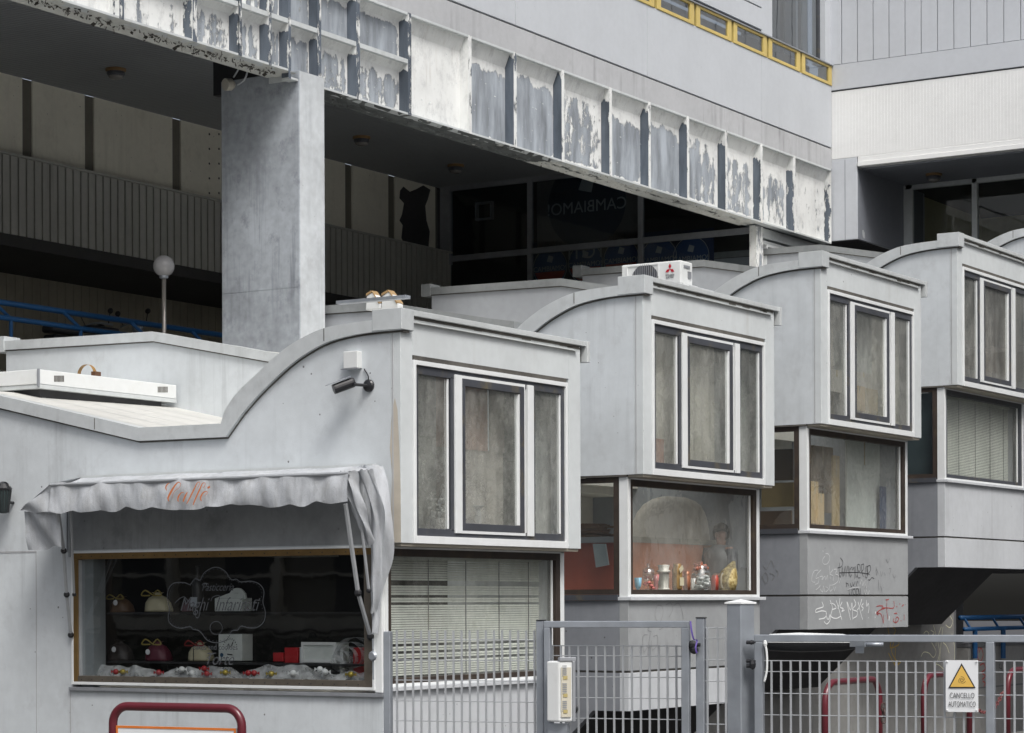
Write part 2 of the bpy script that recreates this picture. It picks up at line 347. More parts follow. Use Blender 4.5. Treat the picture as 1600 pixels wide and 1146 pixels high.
# ================================================================ MAIN BUILDING
ZB, ZT = Z(7.30), Z(8.83)
bld = thing('office_building', 'grey concrete office building with a peeling white coffered fascia over the dark terrace', 'building', (30, YF, 0))
cols = [15.2, 16.9, 18.5, 20.1, 21.6, 22.75, 24.19, 25.15, 25.80, 26.24, 26.93, 27.87, 29.19, 30.85, 32.18, 33.68, 35.28, 36.67, 38.13, 39.67, 41.17, 42.65, 44.45]
amount = {29.19: .12, 30.85: .80, 32.18: .84, 33.68: .52, 35.28: .70, 36.67: .72, 38.13: .55, 39.67: .44, 41.17: .42, 42.65: .34}
def ribquad(pts, vals):
    m = MB().add(pts, [(0, 1, 2, 3)]); m.build('fascia_rib', M_peel, bld, attrs={'peel': vals, 'primer': [1]*4})
DEP = .165
for i in range(len(cols)-1):
    a, c = cols[i], cols[i+1]
    hw = .045 if c-a > .9 else .03
    zb = ZB+.10*(1 if a < 26 else 0)
    rows = [(zb, ZT)] if a >= 29.1 else [(zb, Z(8.10)), (Z(8.10), ZT)]
    ribquad([(a-hw, YF, zb), (a+hw, YF, zb), (a+hw, YF, ZT), (a-hw, YF, ZT)], [.47 if a < 30 else .37]*4)
    for (r0, r1) in rows:
        am = amount.get(a, random.uniform(.42, .72)); x0, x1 = a+hw, c-hw; z0, z1 = r0+.03, r1-.035
        if a < 24: am *= .55
        nx, nz = 9, 14; pm = MB(); pv = []; tb = random.uniform(.66, .84); cv = [random.uniform(-.16, .14) for _ in range(nx+1)]; sg_ = random.uniform(-.10, .22)
        for j in range(nz+1):
            t = j/nz; z = z0+(z1-z0)*t
            dep = DEP if t < .86 else DEP*(1-(t-.86)/.14*.55)      # top of the coffer curves forward
            wz = am*(1-.30*max(0, (t-.6)/.4))-(.80*max(0, (t-tb)/(1-tb)))-(.55*max(0, (.07-t)/.07))-sg_*abs(t-.45)
            for k in range(nx+1):
                s = k/nx; pm.v.append((x0+(x1-x0)*s, YF+dep, z)); pv.append(wz+cv[k]*(.5+t*.7)+random.uniform(-.05, .05)-(.20 if s > .93 or s < .03 else 0))
        for j in range(nz):
            for k in range(nx):
                q = j*(nx+1)+k; pm.f.append((q, q+1, q+nx+2, q+nx+1))
        pd = [0.0]*len(pm.v)
        for x in (x0, x1):                                           # the two reveals
            n0 = len(pm.v); base = am+.10
            for t in (0, .1, .8, .88, 1):
                z = z0+(z1-z0)*t; vv = base-(0 if t < .85 else .6 if t > .95 else .25)
                pm.v += [(x, YF, z), (x, YF+DEP*.5, z), (x, YF+DEP+.001, z)]; pv += [vv-.12, vv+.08, vv-.05]; pd += [1.0]*3
            for j in range(4):
                for q in (0, 1): pm.f.append((n0+3*j+q, n0+3*j+q+1, n0+3*j+q+4, n0+3*j+q+3))
        pm.build('coffer_panel', M_peel, bld, attrs={'peel': pv, 'primer': pd})
        MB().box(x0, x1, YF+.002, YF+DEP, r0, z0).build('bottom_flange', M_copel, bld); MB().box(x0, x1, YF+.002, YF+DEP*.6, z1, r1).build('top_flange', M_copel, bld)
# underside of the edge beam, white crust crumbling off
def under(x0, x1, z, amt, mat, name):
    m = MB(); v = []; nx = int((x1-x0)/.15); ny = 6
    for i in range(nx+1):
        for j in range(ny+1):
            t = j/ny
            m.v.append((x0+(x1-x0)*i/nx, YF+.0+.52*t, z+random.uniform(-.012, .012)*(0 < j < ny))); v.append(amt(t, x0+(x1-x0)*i/nx))
    for i in range(nx):
        for j in range(ny):
            q = i*(ny+1)+j; m.f.append((q, q+1, q+ny+2, q+ny+1))
    m.build(name, mat, bld, attrs={'peel': v})
under(14, 26.40, ZB+.10, lambda t, x: (.42-2.6*abs(t-.42)) if x < 25 else -.1, M_peelu, 'beam_underside')
under(27.06, 41.2, ZB, lambda t, x: .62-.25*abs(t-.5) if x < 33.5 else .42-.5*abs(t-.5), M_peelu, 'beam_underside')
MB().box(14, 26.405, YF+.21, YF+.5, ZB+.12, ZT).box(26.41, XW, YF+.21, YF+.5, ZB+.02, ZT).build('edge_beam', M_cope, bld)
# loose flakes hanging on the crumbling edge
fl = MB()
for i in range(420):
    x = random.uniform(20.6, 26.2) if i < 300 else random.uniform(27.2, 40); y = YF+random.gauss(.24, .07) if i < 300 else YF+random.uniform(.0, .5)
    z = (ZB+.10 if x < 26.3 else ZB)-.004; s = random.uniform(.012, .05) if i < 300 else random.uniform(.006, .02)
    d = Vector((random.uniform(-1, 1), random.uniform(-1, 1), random.uniform(-1.0, .1))).normalized()*s; e = d.orthogonal().normalized()*s*random.uniform(.4, 1.2)
    fl.obox((x, y, z-.3*s), d, e, d.cross(e).normalized()*.006)
fl.build('loose_flake', M_grime, bld, kind='stuff')
# curled flakes of white paint lifting off the coffers
cf = MB()
for i in range(700):
    x = random.uniform(21, 44.2) if i < 1700 else random.uniform(24, 37); a_ = max(c for c in cols if c <= x); b_ = min(c for c in cols if c > x)
    if min(x-a_, b_-x) < .06: continue
    z = ZB+.06+(ZT-ZB-.12)*random.random()**.8; s = random.uniform(.006, .020); y = YF+DEP-.001
    an = random.uniform(-1.2, 1.2); u_ = Vector((math.sin(an)*.8, -.15, -math.cos(an))).normalized()*s; v_ = Vector((math.cos(an), 0, math.sin(an)))*s*random.uniform(.4, 1.0)
    p = Vector((x, y, z)); k_ = random.uniform(.25, .9)*s
    if z > ZB+.86*(ZT-ZB): continue
    cf.add([tuple(p), tuple(p+v_), tuple(p+v_+u_*.6+Vector((0, -k_*.4, 0))), tuple(p+u_*.6+Vector((0, -k_*.5, 0))), tuple(p+v_*.8+u_+Vector((0, -k_*1.2, 0))), tuple(p+v_*.1+u_+Vector((0, -k_, 0)))], [(0, 1, 2, 3), (3, 2, 4, 5)])
cf.build('curled_flake', M_cope, bld, kind='stuff')
# bands above
st = MB().box(14, XW-.01, YF+.004, YF+.3, ZT, Z(9.24)); st.build('stained_band', M_stain, bld)
MB().box(14, XW-.01, YF+.05, YF+.3, Z(9.24), Z(9.27)).build('band_groove', M_black, bld)
pp = MB()
xs = [14, 23.5, 27.4, 32.2, 36.6, 41.19, XW-.01]
for a, c in zip(xs[:-1], xs[1:]): pp.box(a+.006, c-.006, YF, YF+.3, Z(9.27), Z(10.53))
pp.build('parapet_panel', M_para, bld, bevel=.006)
MB().box(14, XW-.01, YF+.02, YF+.28, Z(9.28), Z(10.5)).build('parapet_core', M_wingd, bld)
# yellow strip windows
for k in range(8):
    xa = 43.02-1.515*k; xb = xa+1.44
    if xb < 32: break
    wf = MB().ring_y(xa-.03, xb-.045, Z(10.53), Z(10.93), YF-.02, YF+.03, .15, .15, .060, .045)
    o = wf.build('strip_window', M_yel, bld, bevel=.006)
    MB().quad((xa, YF+.01, Z(10.55)), (xb-.1, YF+.01, Z(10.55)), (xb-.1, YF+.01, Z(10.9)), (xa, YF+.01, Z(10.9))).build('pane', M_gl_bl, o)
    MB().box(xb-.045, xb-.03, YF-.005, YF+.03, Z(10.53), Z(10.93)).build('joint', M_joint, o)
MB().box(14, XW-.01, YF-.05, YF+.12, Z(10.932), Z(10.955)).build('strip_flashing', M_sill, bld)
MB().box(14, XW, YF+.5, YF+.55, Z(10.4), Z(11)).build('room_back', M_intd, bld)
# upper storey
MB().box(14, 41.18, YF-.02, YF+.3, Z(11.02), Z(11.42)).box(14, 41.18, YF-.02, YF+.3, Z(11.45), Z(13.5)).build('upper_panel', M_para, bld)
MB().box(14, 41.1, YF+.03, YF+.3, Z(10.955), Z(11.02)).box(14, 41.1, YF+.01, YF+.3, Z(11.42), Z(11.45)).build('shadow_gap', M_black, bld)
MB().box(41.19, 41.68, YF+.01, YF+.3, Z(10.956), Z(13.5)).build('corner_strip', M_para, bld)
MB().box(44.15, XW-.01, YF+.01, YF+.3, Z(10.956), Z(13.5)).build('corner_strip', M_para, bld)
o = MB().ring_y(41.68, 44.15, Z(10.956), Z(13.5), YF+.12, YF+.2, .03, .03, .03, .03).build('tall_window', M_fdark, bld)
MB().quad((41.7, YF+.16, Z(10.96)), (44.13, YF+.16, Z(10.96)), (44.13, YF+.16, Z(13.5)), (41.7, YF+.16, Z(13.5))).build('pane', M_gl_bl, o)
for k, x in enumerate((41.75, 42.35, 42.98, 43.45, 43.8)):
    MB().box(x, x+(.5 if k < 3 else .24), YF+.35+.05*(k % 2), YF+.38+.05*(k % 2), Z(10.96), Z(13.5)).build('backing', simple('backing_%d' % k, [(.10, .105, .11), (.07, .075, .08), (.09, .095, .10), (.42, .43, .43), (.30, .31, .31)][k]), o)
MB().box(41.6, 44.3, YF+.6, YF+.65, Z(10.9), Z(13.5)).build('room_back', M_intd, o)
# pillar
MB().box(26.434, 27.03, YF-.012, YF+1.38, Z(2.9), Z(7.455)).build('pillar', M_pillar, bld, bevel=.012)
MB().box(26.446, 27.018, YF-.016, YF-.0125, Z(2.9), Z(7.445)).build('pillar_face', M_pillf, bld)
MB().box(26.431, 26.4335, YF+.02, YF+1.36, Z(4.423), Z(4.430)).build('pillar_crack', M_pillar, bld)
MB().box(26.9, 27.02, YF+.9, YF+1.9, Z(7.40), Z(8.6)).box(26.5, 27.0, YF+.55, YF+1.3, Z(7.46), Z(8.7)).build('pillar_head', M_blk, bld)
# corrugated soffit
so = MB()
x = 12.0
while x < XG:
    so.box(x, x+.085, YF+.5, YB, ZS, ZS+.05); x += .1
so.box(12, XG, YF+.5, YB, ZS+.03, ZS+.2); so.build('soffit', M_soff, bld)
# back wall of the overhang: cream panels, ribbed balcony front
cj = [at(p, 200, Y=YB).x for p in (-70, 43, 140, 276)]+[at(545, 330, Y=YB).x, at(612, 340, Y=YB).x]
edges = [24, *cj, XG]
for i in range(len(edges)-1):
    MB().box(edges[i]+.12, edges[i+1]-.12, YB, YB+.1, Z(7.37), ZS).build('cream_panel', M_cream, bld)
MB().box(20, XG, YB+.03, YB+.2, Z(7.35), ZS).build('panel_joint', M_joint, bld)
dots = MB()
for px in (327, 342):
    for k in range(7):
        p = at(px, 210+k*23, Y=YB); dots.lathe((p.x, YB-.004, p.z), [(.022, 0), (.02, .02)], 8, (0, 1, 0))
dots.build('bolt_hole', M_black, bld)
MB().box(20, XG, YB-.35, YB-.002, Z(7.335), Z(7.37)).build('balcony_ledge', M_ribb, bld)
rb = MB(); x = 20.0
while x < XG:
    rb.box(x, x+.15, YB-.30, YB-.26, Z(6.05), Z(7.335)); x += .187
rb.build('balcony_rib', M_ribb, bld)
MB().box(20, XG, YB-.265, YB-.1, Z(6.03), Z(7.33)).build('balcony_backing', M_black, bld)
MB().box(20, XG+6, YB-.3, 30, Z(5.85), Z(6.045)).build('balcony_floor', M_intd, bld)
lw = MB(); x = 18.0
while x < XG+4:
    lw.box(x, x+.205, 29.67, 29.72, Z(3.0), Z(6.0)); x += .215
lw.build('lower_cladding', M_ribl, bld)
MB().box(18, XG+4, 29.70, 29.9, Z(3.0), Z(6.0)).build('cladding_backing', M_black, bld)
# ragged torn hole in the cream panel by the glass wall
hp = [(625, 298), (630, 292), (640, 300), (650, 296), (661, 290), (672, 297), (668, 312), (664, 322), (666, 345), (671, 362), (669, 388), (650, 384), (632, 383), (627, 372), (629, 352), (624, 345), (628, 335), (631, 318), (624, 310)]
MB().prism([(at(a, c, Y=YB).x, at(a, c, Y=YB).z) for a, c in hp], 'y', YB-.008, YB-.002).build('torn_patch', M_black, bld)

# ---------------------------------------------------------------- glazed shop on the terrace
pav = thing('glazed_shop', 'dark shop front with grey metal glazing bars under the overhang, political posters inside', 'shop front', (XG, YF+.3, Z(3)))
gy = [YF+.33, 22.80, 25.40, 27.55]
fr = MB()
for y in gy: fr.box(XG-.05, XG+.05, y-.05, y+.05, Z(3.05), ZS)
fr.box(XG-.04, XG+.04, gy[0], gy[-1], Z(7.16), Z(7.28)); fr.box(XG-.04, XG+.04, gy[0], gy[-1], ZS-.10, ZS)
fr.box(XG-.06, XG+.06, 27.35, 27.5, Z(7.1), ZS)
fr.build('glazing_frame', M_sill, pav, bevel=.006)
for i in range(3):
    MB().quad((XG, gy[i], Z(3.1)), (XG, gy[i+1], Z(3.1)), (XG, gy[i+1], ZS), (XG, gy[i], ZS)).build('pane', M_gl_dark, pav)
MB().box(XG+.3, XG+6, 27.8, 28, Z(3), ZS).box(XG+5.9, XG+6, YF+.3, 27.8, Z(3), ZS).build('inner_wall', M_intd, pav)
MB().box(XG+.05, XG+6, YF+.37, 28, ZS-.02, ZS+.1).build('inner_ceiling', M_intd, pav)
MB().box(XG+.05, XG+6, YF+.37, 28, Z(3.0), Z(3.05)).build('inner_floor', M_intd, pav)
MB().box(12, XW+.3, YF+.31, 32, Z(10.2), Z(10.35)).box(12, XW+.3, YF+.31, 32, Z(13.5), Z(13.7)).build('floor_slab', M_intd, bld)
# the corner post and the row of windows facing the street
MB().box(XG-.14, XG+.16, YF+.18, YF+.33, Z(3), Z(7.29)).build('corner_post', M_peel, pav, attrs={'peel': [.42]*8})
MB().box(XG+.16, XG+6.5, YF+.22, YF+.36, Z(7.10), Z(7.29)).box(XG+.16, XG+6.5, YF+.24, YF+.3, Z(6.98), Z(7.06)).build('window_head', M_copel, pav, bevel=.01)
wx = [at(p, q, Y=YF+.25).x for p, q in ((1197, 370), (1257, 385), (1318, 400), (1380, 415))]
for i in range(3):
    o = MB().ring_y(wx[i], wx[i+1], Z(4.2), Z(7.0), YF+.235, YF+.32, .05, .05, .06, .05).build('street_window', M_white, pav)
    MB().quad((wx[i], YF+.29, Z(4.2)), (wx[i+1], YF+.29, Z(4.2)), (wx[i+1], YF+.29, Z(7)), (wx[i], YF+.29, Z(7))).build('pane', M_gl_dark, o)
MB().box(wx[0]+.1, wx[0]+.95, YF+.5, YF+.55, Z(4.2), Z(7)).build('roller_blind', simple('teal_blind', (.16, .20, .20)), pav)
# posters in the glazing (each a thing of its own)
M_pblue = simple('poster_blue', (.015, .03, .085)); M_pwhite = simple('poster_white', (.40, .42, .44)); M_pred = simple('poster_red', (.45, .05, .03)); M_pgrey = simple('poster_grey', (.14, .13, .13))
def poster(px, py, r, label, big=False):
    p = at(px, py, X=XG+.10); t = thing('poster', label, 'poster', p, 'campaign posters behind the glass')
    y, z = p.y, p.z; x = p.x; W = r*1.25
    n = (-1, 0, 0)
    MB().box(x, x+.01, y-W, y+W, z-r*1.3, z+r*1.35).build('sheet', M_pgrey if big else M_pblue, t)
    MB().lathe((x-.006, y, z), [(r*.96, 0), (r*.96, .004)], 36, n).build('disc', simple('poster_disc_dark', (.02, .03, .055)) if big else simple('poster_disc', (.025, .07, .20)), t)
    ring = [Vector((x-.012, y+math.cos(a)*r, z+math.sin(a)*r)) for a in [2*math.pi*k/40 for k in range(41)]]
    MB().ribbon(ring, .012*r/.4, n).build('ring', M_pgrey if big else M_pwhite, t)
    MB().add([(x-.014, y+.20*r, z+.30*r), (x-.014, y-.12*r, z+.22*r), (x-.014, y-.20*r, z+.52*r), (x-.014, y+.08*r, z+.62*r)], [(0, 1, 2, 3)]).build('emblem', M_pwhite, t)
    if not big:
        arc = [Vector((x-.015, y+math.cos(a)*r*.93, z+math.sin(a)*r*.93)) for a in [math.pi*(1.08+.84*k/16) for k in range(17)]]
        m = MB(); m.v = [tuple(q) for q in arc]; m.f = [tuple(range(17))]; m.build('red_field', M_pred, t)
    text_obj('CAMBIAMO!', r*.36, (x-.02, y, z-.08*r), (0, 1, 0) if big else (0, -1, 0), (0, 0, 1), M_pwhite, t)
    if big: text_obj('TOTI', r*.42, (x-.02, y, z-1.05*r), (0, 1, 0), (0, 0, 1), M_pwhite, t)
    return t
poster(917, 318, .95, 'large campaign poster seen reversed in the upper pane of the dark shop front', True)
for px, py, lb in ((860, 418, 'round blue poster leftmost in the lower row behind the terrace glass'), (915, 411, 'round blue poster second from left in the lower terrace glass row'), (971, 405, 'round blue poster just left of the white air conditioner top'),
                   (1030, 404, 'round blue poster directly above the fan of the white air conditioner'), (1080, 402, 'round blue and red poster right of the white air conditioner, clearest of its row')):
    poster(px, py, .40, lb)
# vent box, broom handle inside
o = MB().ring_x(*sorted((at(746, 332, X=XG+1.0).y, at(772, 332, X=XG+1.0).y)), at(746, 346, X=XG+1.0).z, at(746, 318, X=XG+1.0).z, XG+.9, XG+1.0, .04, .04, .04, .04)
tag(o.build('vent_grille', M_sill, org=(XG+1, 26, Z(7.6))), 'small square white vent frame behind the left terrace pane', 'vent')

# ================================================================ RIGHT WING
wing = thing('corner_wing', 'light grey clad wing with a white corrugated band joining at the right-hand corner', 'building', (XW, 15, 0))
cr = MB(); y = 8.0
while y < YF:
    cr.box(XW-.0018, XW, y, y+.035, Z(9.05), Z(10.40)); y += .07
cr.build('corrugation', M_wingw, wing)
MB().box(XW, XW+.3, 8, YF+.3, Z(9.035), Z(10.41)).build('white_panel', M_wingw, wing)
MB().box(XW-.02, XW+.3, 8, YF+.3, Z(10.44), Z(10.95)).build('grey_band', M_wing, wing, bevel=.004)
MB().box(XW+.04, XW+.3, 8, YF+.3, Z(10.41), Z(10.44)).build('band_groove', M_black, wing)
pn = MB(); bk = MB().box(XW+.03, XW+.3, 8, YF+.3, Z(10.95), Z(14))
ys_ = [YF-.22-.345*k for k in range(34)]
pn.box(XW-.02, XW+.2, YF-.21, YF+.3, Z(10.96), Z(14))
for a, c in zip(ys_[:-1], ys_[1:]): pn.box(XW, XW+.2, c+.008, a-.008, Z(10.965), Z(14))
pn.build('cladding_panel', M_wing, wing, bevel=.004); bk.build('cladding_backing', M_wingd, wing)
# drip trim and recess
MB().box(XW-.03, XW+.2, 8, 19.43, Z(8.83), Z(8.93)).box(XW-.01, XW+.2, 8, 19.43, Z(8.93), Z(9.03)).build('drip_trim', M_wingw, wing, bevel=.01)
MB().box(XW, XW+3.6, 19.45, YF+.3, Z(7.36), Z(9.03)).build('hanging_block', M_wing, wing, bevel=.01)
MB().box(XW-.003, XW+.003, YF-.29, YF-.28, Z(7.37), Z(9.0)).build('block_joint', M_wingd, wing)
MB().box(XW+.03, XW+3.5, 19.442, 19.449, Z(7.37), Z(8.80)).build('block_side', M_wingd, wing)
MB().box(XW+.02, XW+3.5, 19.47, YF+.28, Z(7.345), Z(7.358)).build('block_underside', M_black, wing)
pt = at(1349, 367, Y=19.44)
MB().prism([(pt.x+dx, pt.z+dz) for dx, dz in ((-.06, .07), (-.01, .10), (.06, .05), (.08, -.03), (.03, -.09), (-.04, -.04))], 'y', 19.438, 19.4415).build('bare_patch', M_pwhite, wing)
sf = MB(); x = XW+.21
while x < XW+2.5: sf.box(x, x+.08, 8, 19.44, Z(8.80), Z(8.85)); x += .1
sf.box(XW+.2, XW+2.6, 8, 19.44, Z(8.83), Z(9.0)); sf.build('recess_soffit', M_wingd, wing)
XR_ = XW+2.45
yr = [19.40, at(1524, 340, X=XR_).y, 14.5, 12.2]
fr = MB()
fr.box(XR_-.06, XR_+.06, yr[0]-.16, yr[0]+.04, Z(5), Z(8.8)); fr.box(XR_-.06, XR_+.06, 8, yr[0], Z(8.70), Z(8.80))
for y in yr[1:]: fr.box(XR_-.06, XR_+.06, y-.06, y+.06, Z(5), Z(8.8))
fr.box(XR_-.05, XR_+.05, 8, 19.3, Z(5), Z(5.1)); fr.build('recess_frame', M_copel, wing, bevel=.01)
for a, c in zip(yr[:-1], yr[1:]):
    MB().quad((XR_, a, Z(5)), (XR_, c, Z(5)), (XR_, c, Z(8.75)), (XR_, a, Z(8.75))).build('pane', M_gl_dark, wing)
MB().box(XR_+.4, XR_+6, 19.6, 19.7, Z(5), Z(8.8)).box(XR_+5, XR_+5.1, 8, 19.6, Z(5), Z(8.8)).build('inner_wall', simple('ochre_wall', (.55, .50, .26)), wing)
MB().box(XR_+.1, XR_+5, 8, 19.6, Z(8.8), Z(8.9)).build('inner_ceiling', M_intd, wing)
MB().box(XW+.3, XW+8, 8, YF, Z(4.9), Z(5)).build('inner_floor', M_intd, wing)
# ================================================================ THE STEPPED BAY UNITS
LP = [(18.369, 2.275), (16.39, 1.842), (15.298, 1.839), (15.24, 1.98), (15.074, 2.154), (14.854, 2.305), (14.585, 2.49), (14.319, 2.625), (13.977, 2.73), (13.55, 2.763), (13.06, 2.775)]
LI = [(18.30, 2.125), (16.41, 1.705), (15.235, 1.70), (15.02, 1.93), (14.84, 2.085), (14.66, 2.22), (14.43, 2.375), (14.22, 2.485), (13.93, 2.59), (13.54, 2.645), (13.06, 2.655)]
def curve(P, n=4):
    a = P[:3]; c = smooth_pts([(p[0], p[1], 0) for p in P[3:]], n); return a+[(q.x, q.y) for q in c]
LPs, LIs = curve(LP), curve(LI)
LPs = [(21.6, 2.30), (19.09, 2.43)]+LPs; LIs = [(21.6, 2.16), (19.09, 2.29)]+LIs
LBL = ['nearest white rendered bay unit, the one with the shop awning on its side', 'second white bay unit from the left, stone oven scene in its lower window', 'third bay unit, graffiti scrawled on the grey wall beneath its lower window',
       'fourth bay unit at the right edge, closed pale blind in its lower window', 'farthest bay unit, only the crest of its curved roof showing']
PODS = []
M_side = paint('speckled_shaded_side', (.22, .235, .26), .75, .08, speck=1.0, streak=.5, scol=(.09, .095, .11), dirt=.2, dcol=(.10, .105, .12))  # tone darkened for the neighbouring unit's shade; speckles and streaks are its own
M_party = paint('shaded_render', (.33, .35, .375), .7, .08, speck=.5, streak=.4, scol=(.24, .25, .27)); M_copedk = paint('shaded_coping', (.25, .265, .27), .5, .15, streak=.4, metal=.15, bmp=.04, scol=(.12, .13, .13), dirt=.3, dcol=(.13, .14, .14))  # overhang shade put into the wall and coping colours of later units
def ybase(y): return y
for k in range(NP):
    ox, oz = X0+k*S, E0+k*H
    pod = thing('bay_unit', LBL[k], 'building', (ox+1.7, Y0+2, max(0, oz-3)), 'stepped bay units along the street'); PODS.append(pod)
    B = lambda m, x0, x1, y0, y1, z0, z1: m.box(ox+x0, ox+x1, Y0+y0, Y0+y1, oz+z0, oz+z1)
    # -- side wall with its profile
    wl_ = [(y, oz+z) for y, z in LIs]
    sw = MB().prism(wl_[:-1]+[(Y0+.12, oz+2.652), (Y0+.12, oz+.584), (21.6, oz+.584)], 'x', ox, ox+.12)
    sw.build('side_wall', M_wall, pod)
    cp = MB().strip([(y, oz+z) for y, z in LPs], [(y, oz+z) for y, z in LIs], 'x', ox-.05, ox+.16)
    cp.build('side_coping', M_cope, pod)
    # shadow joint below the coping
    MB().strip([(y, oz+z+.004) for y, z in LIs], [(y, oz+z-.018) for y, z in LIs], 'x', ox-.008, ox+.10).build('coping_joint', M_grime, pod)
    MB().box(ox-.056, ox+.16, 13.045, 13.395, oz+2.66, oz+2.868).build('coping_box', M_cope, pod, bevel=.004)
    for yy in (13.98, 17.0):
        zz = 2.665 if yy < 14 else 1.98
        MB().box(ox-.053, ox-.049, yy, yy+.008, oz+(2.60 if yy < 14 else 1.85), oz+(2.725 if yy < 14 else 1.97)).build('coping_seam', M_grime, pod)
    # corner pilaster line
    MB().box(ox-.003, ox+.01, Y0+.085, Y0+.10, oz+.60, oz+2.65).build('corner_joint', M_stain, pod)
    # -- front wall around the upper window
    fw_ = MB()
    x0, x1, z0, z1 = .205, 3.217, .584, 2.43
    B(fw_, 0, x0, 0, .12, .584, 2.80); B(fw_, x1, 3.467, 0, .12, .584, 2.80); B(fw_, x0, x1, 0, .12, z1, 2.80)
    fw_.build('front_wall', M_front, pod, bevel=.004)
    lipm = MB(); B(lipm, 0.0, 3.46, -.035, .16, 2.813, 2.868); lipm.box(ox+3.54, ox+3.60, Y0-.05, Y0+8.4, oz+2.64, oz+2.868); B(lipm, 3.46, 3.54, -.035, .16, 2.813, 2.868)
    lipm.build('front_coping', M_copel, pod, bevel=.004)
    g = MB(); B(g, 3.4675, 3.539, .03, .3, 2.645, 2.812); g.build('bracket_gap', M_black, pod)
    g = MB(); B(g, .05, 3.43, -.006, .1, 2.784, 2.812); g.build('coping_shadow_joint', M_grime, pod)
    # drips under the front coping
    dr = MB()
    for i in range(8):
        x = random.uniform(.1, 3.3); wd = random.uniform(.015, .22); B(dr, x, x+wd, -.0065, -.002, 2.784-random.uniform(.004, .016), 2.79)
    dr.build('grime_drip', M_grime, pod)
    # window
    win = MB(); B(win, x0, x1, -.01, .05, z1-.045, z1-.028)
    g = MB(); B(g, x0+.02, x1-.05, .0, .1, z1-.045, z1+.001); g.build('head_joint', M_grime, pod)
    fr = MB(); fr.ring_y(ox+.21, ox+3.175, oz+.584, oz+2.385, Y0-.018, Y0+.06, .04, .045, .075, .045)
    W = fr.build('bay_window', M_white, pod, bevel=.003)
    MB().box(ox+3.18, ox+3.215, Y0+.02, Y0+.1, oz+.59, oz+2.40).build('jamb_liner', M_cope, W)
    dk = MB().ring_y(ox+.25, ox+3.13, oz+.66, oz+2.34, Y0+.004, Y0+.05, .06, .06, .075, .085)
    B(dk, .895, .952, .004, .05, .72, 2.27); B(dk, 2.47, 2.52, .004, .05, .72, 2.27)
    dk.build('dark_frame', M_fdark, W, bevel=.003)
    for a, c, f0, g0, g1 in ((.850, .868, .014, .74, 2.25), (.952, 1.07, -.016, .70, 2.30), (2.345, 2.465, -.016, .70, 2.30), (3.048, 3.066, .014, .74, 2.25)):
        mu = MB(); B(mu, a, c, f0, .036, g0, g1); mu.build('mullion', M_white, W, bevel=.003)
    sa = MB().ring_y(ox+1.07, ox+2.297, oz+.70, oz+2.30, Y0-.010, Y0+.045, .012, .018, .03, .03); sa.build('sash_frame', M_white, W, bevel=.002)
    sd_ = MB().ring_y(ox+1.085, ox+2.275, oz+.73, oz+2.272, Y0-.013, Y0+.04, .05, .08, .075, .075); sd_.build('opening_sash', M_fdark, W, bevel=.003)
    MB().box(ox+2.168, ox+2.194, Y0-.004, Y0+.020, oz+.81, oz+2.19).build('sash_bead', M_white, W)
    for a, c, yy in ((.31, .84, .034), (1.13, 2.2, .020), (2.52, 3.04, .034)):
        MB().quad((ox+a, Y0+yy, oz+.72), (ox+c, Y0+yy, oz+.72), (ox+c, Y0+yy, oz+2.28), (ox+a, Y0+yy, oz+2.28)).build('pane', M_gl_up, W)
    # -- soffit between upper and lower window
    m = MB(); B(m, .03, 3.44, .02, .22, .555, .583); m.build('bay_soffit', M_soffb, pod)
    m = MB(); B(m, 0.002, 3.46, .22, .8, .562, .5835); m.box(ox+.004, ox+.1, Y0+.22, 21.5, oz+.566, oz+.5838); m.build('bearing_gap', M_grime, pod)
    # -- lower part
    yl = .22
    lb = MB(); C1 = M_conc if k in (1, 2) else M_conc2
    B(lb, .03, 3.478, yl, yl+.12, -1.685, -.87); lb.build('apron_wall', C1, pod, bevel=.004)
    lb = MB(); B(lb, .03, 3.478, yl, yl+.12, -2.153 if k else -4, -1.71 if k else -1.685); lb.build('base_band', M_conc2 if k in (0, 1, 3) else M_conc, pod, bevel=.004)
    m = MB(); B(m, .05, 3.45, yl+.015, yl+.1, -1.71, -1.685); m.build('band_groove', M_grime, pod)
    m = MB(); B(m, .01, 3.56, yl-.05, yl+.13, -.87, -.83); m.build('window_sill', M_conc2, pod, bevel=.004)
    # lower window
    fr = MB(); B(fr, .028, .095, yl, yl+.12, -.83, .56); B(fr, 3.40, 3.478, yl, yl+.12, -.83, .56); B(fr, .095, 3.40, yl, yl+.1, -.83, -.80); B(fr, .02, 3.478, yl+.0, yl+.1, .535, .555)
    LW = fr.build('lower_window', M_white, pod, bevel=.004)
    MB().ring_y(ox+.095, ox+3.40, oz-.80, oz+.535, Y0+yl+.005, Y0+yl+.09, .055, .09, .055, .075).build('dark_frame', M_brown if k != 3 else M_fdark, LW, bevel=.003)
    MB().box(ox+3.262, ox+3.280, Y0+yl+.03, Y0+yl+.048, oz-.745, oz+.46).build('glazing_bead', M_white, LW)
    MB().quad((ox+.15, Y0+yl+.05, oz-.75), (ox+3.31, Y0+yl+.05, oz-.75), (ox+3.31, Y0+yl+.05, oz+.465), (ox+.15, Y0+yl+.05, oz+.465)).build('pane', M_gl_bd if k in (0, 3) else M_gl_lo, LW)
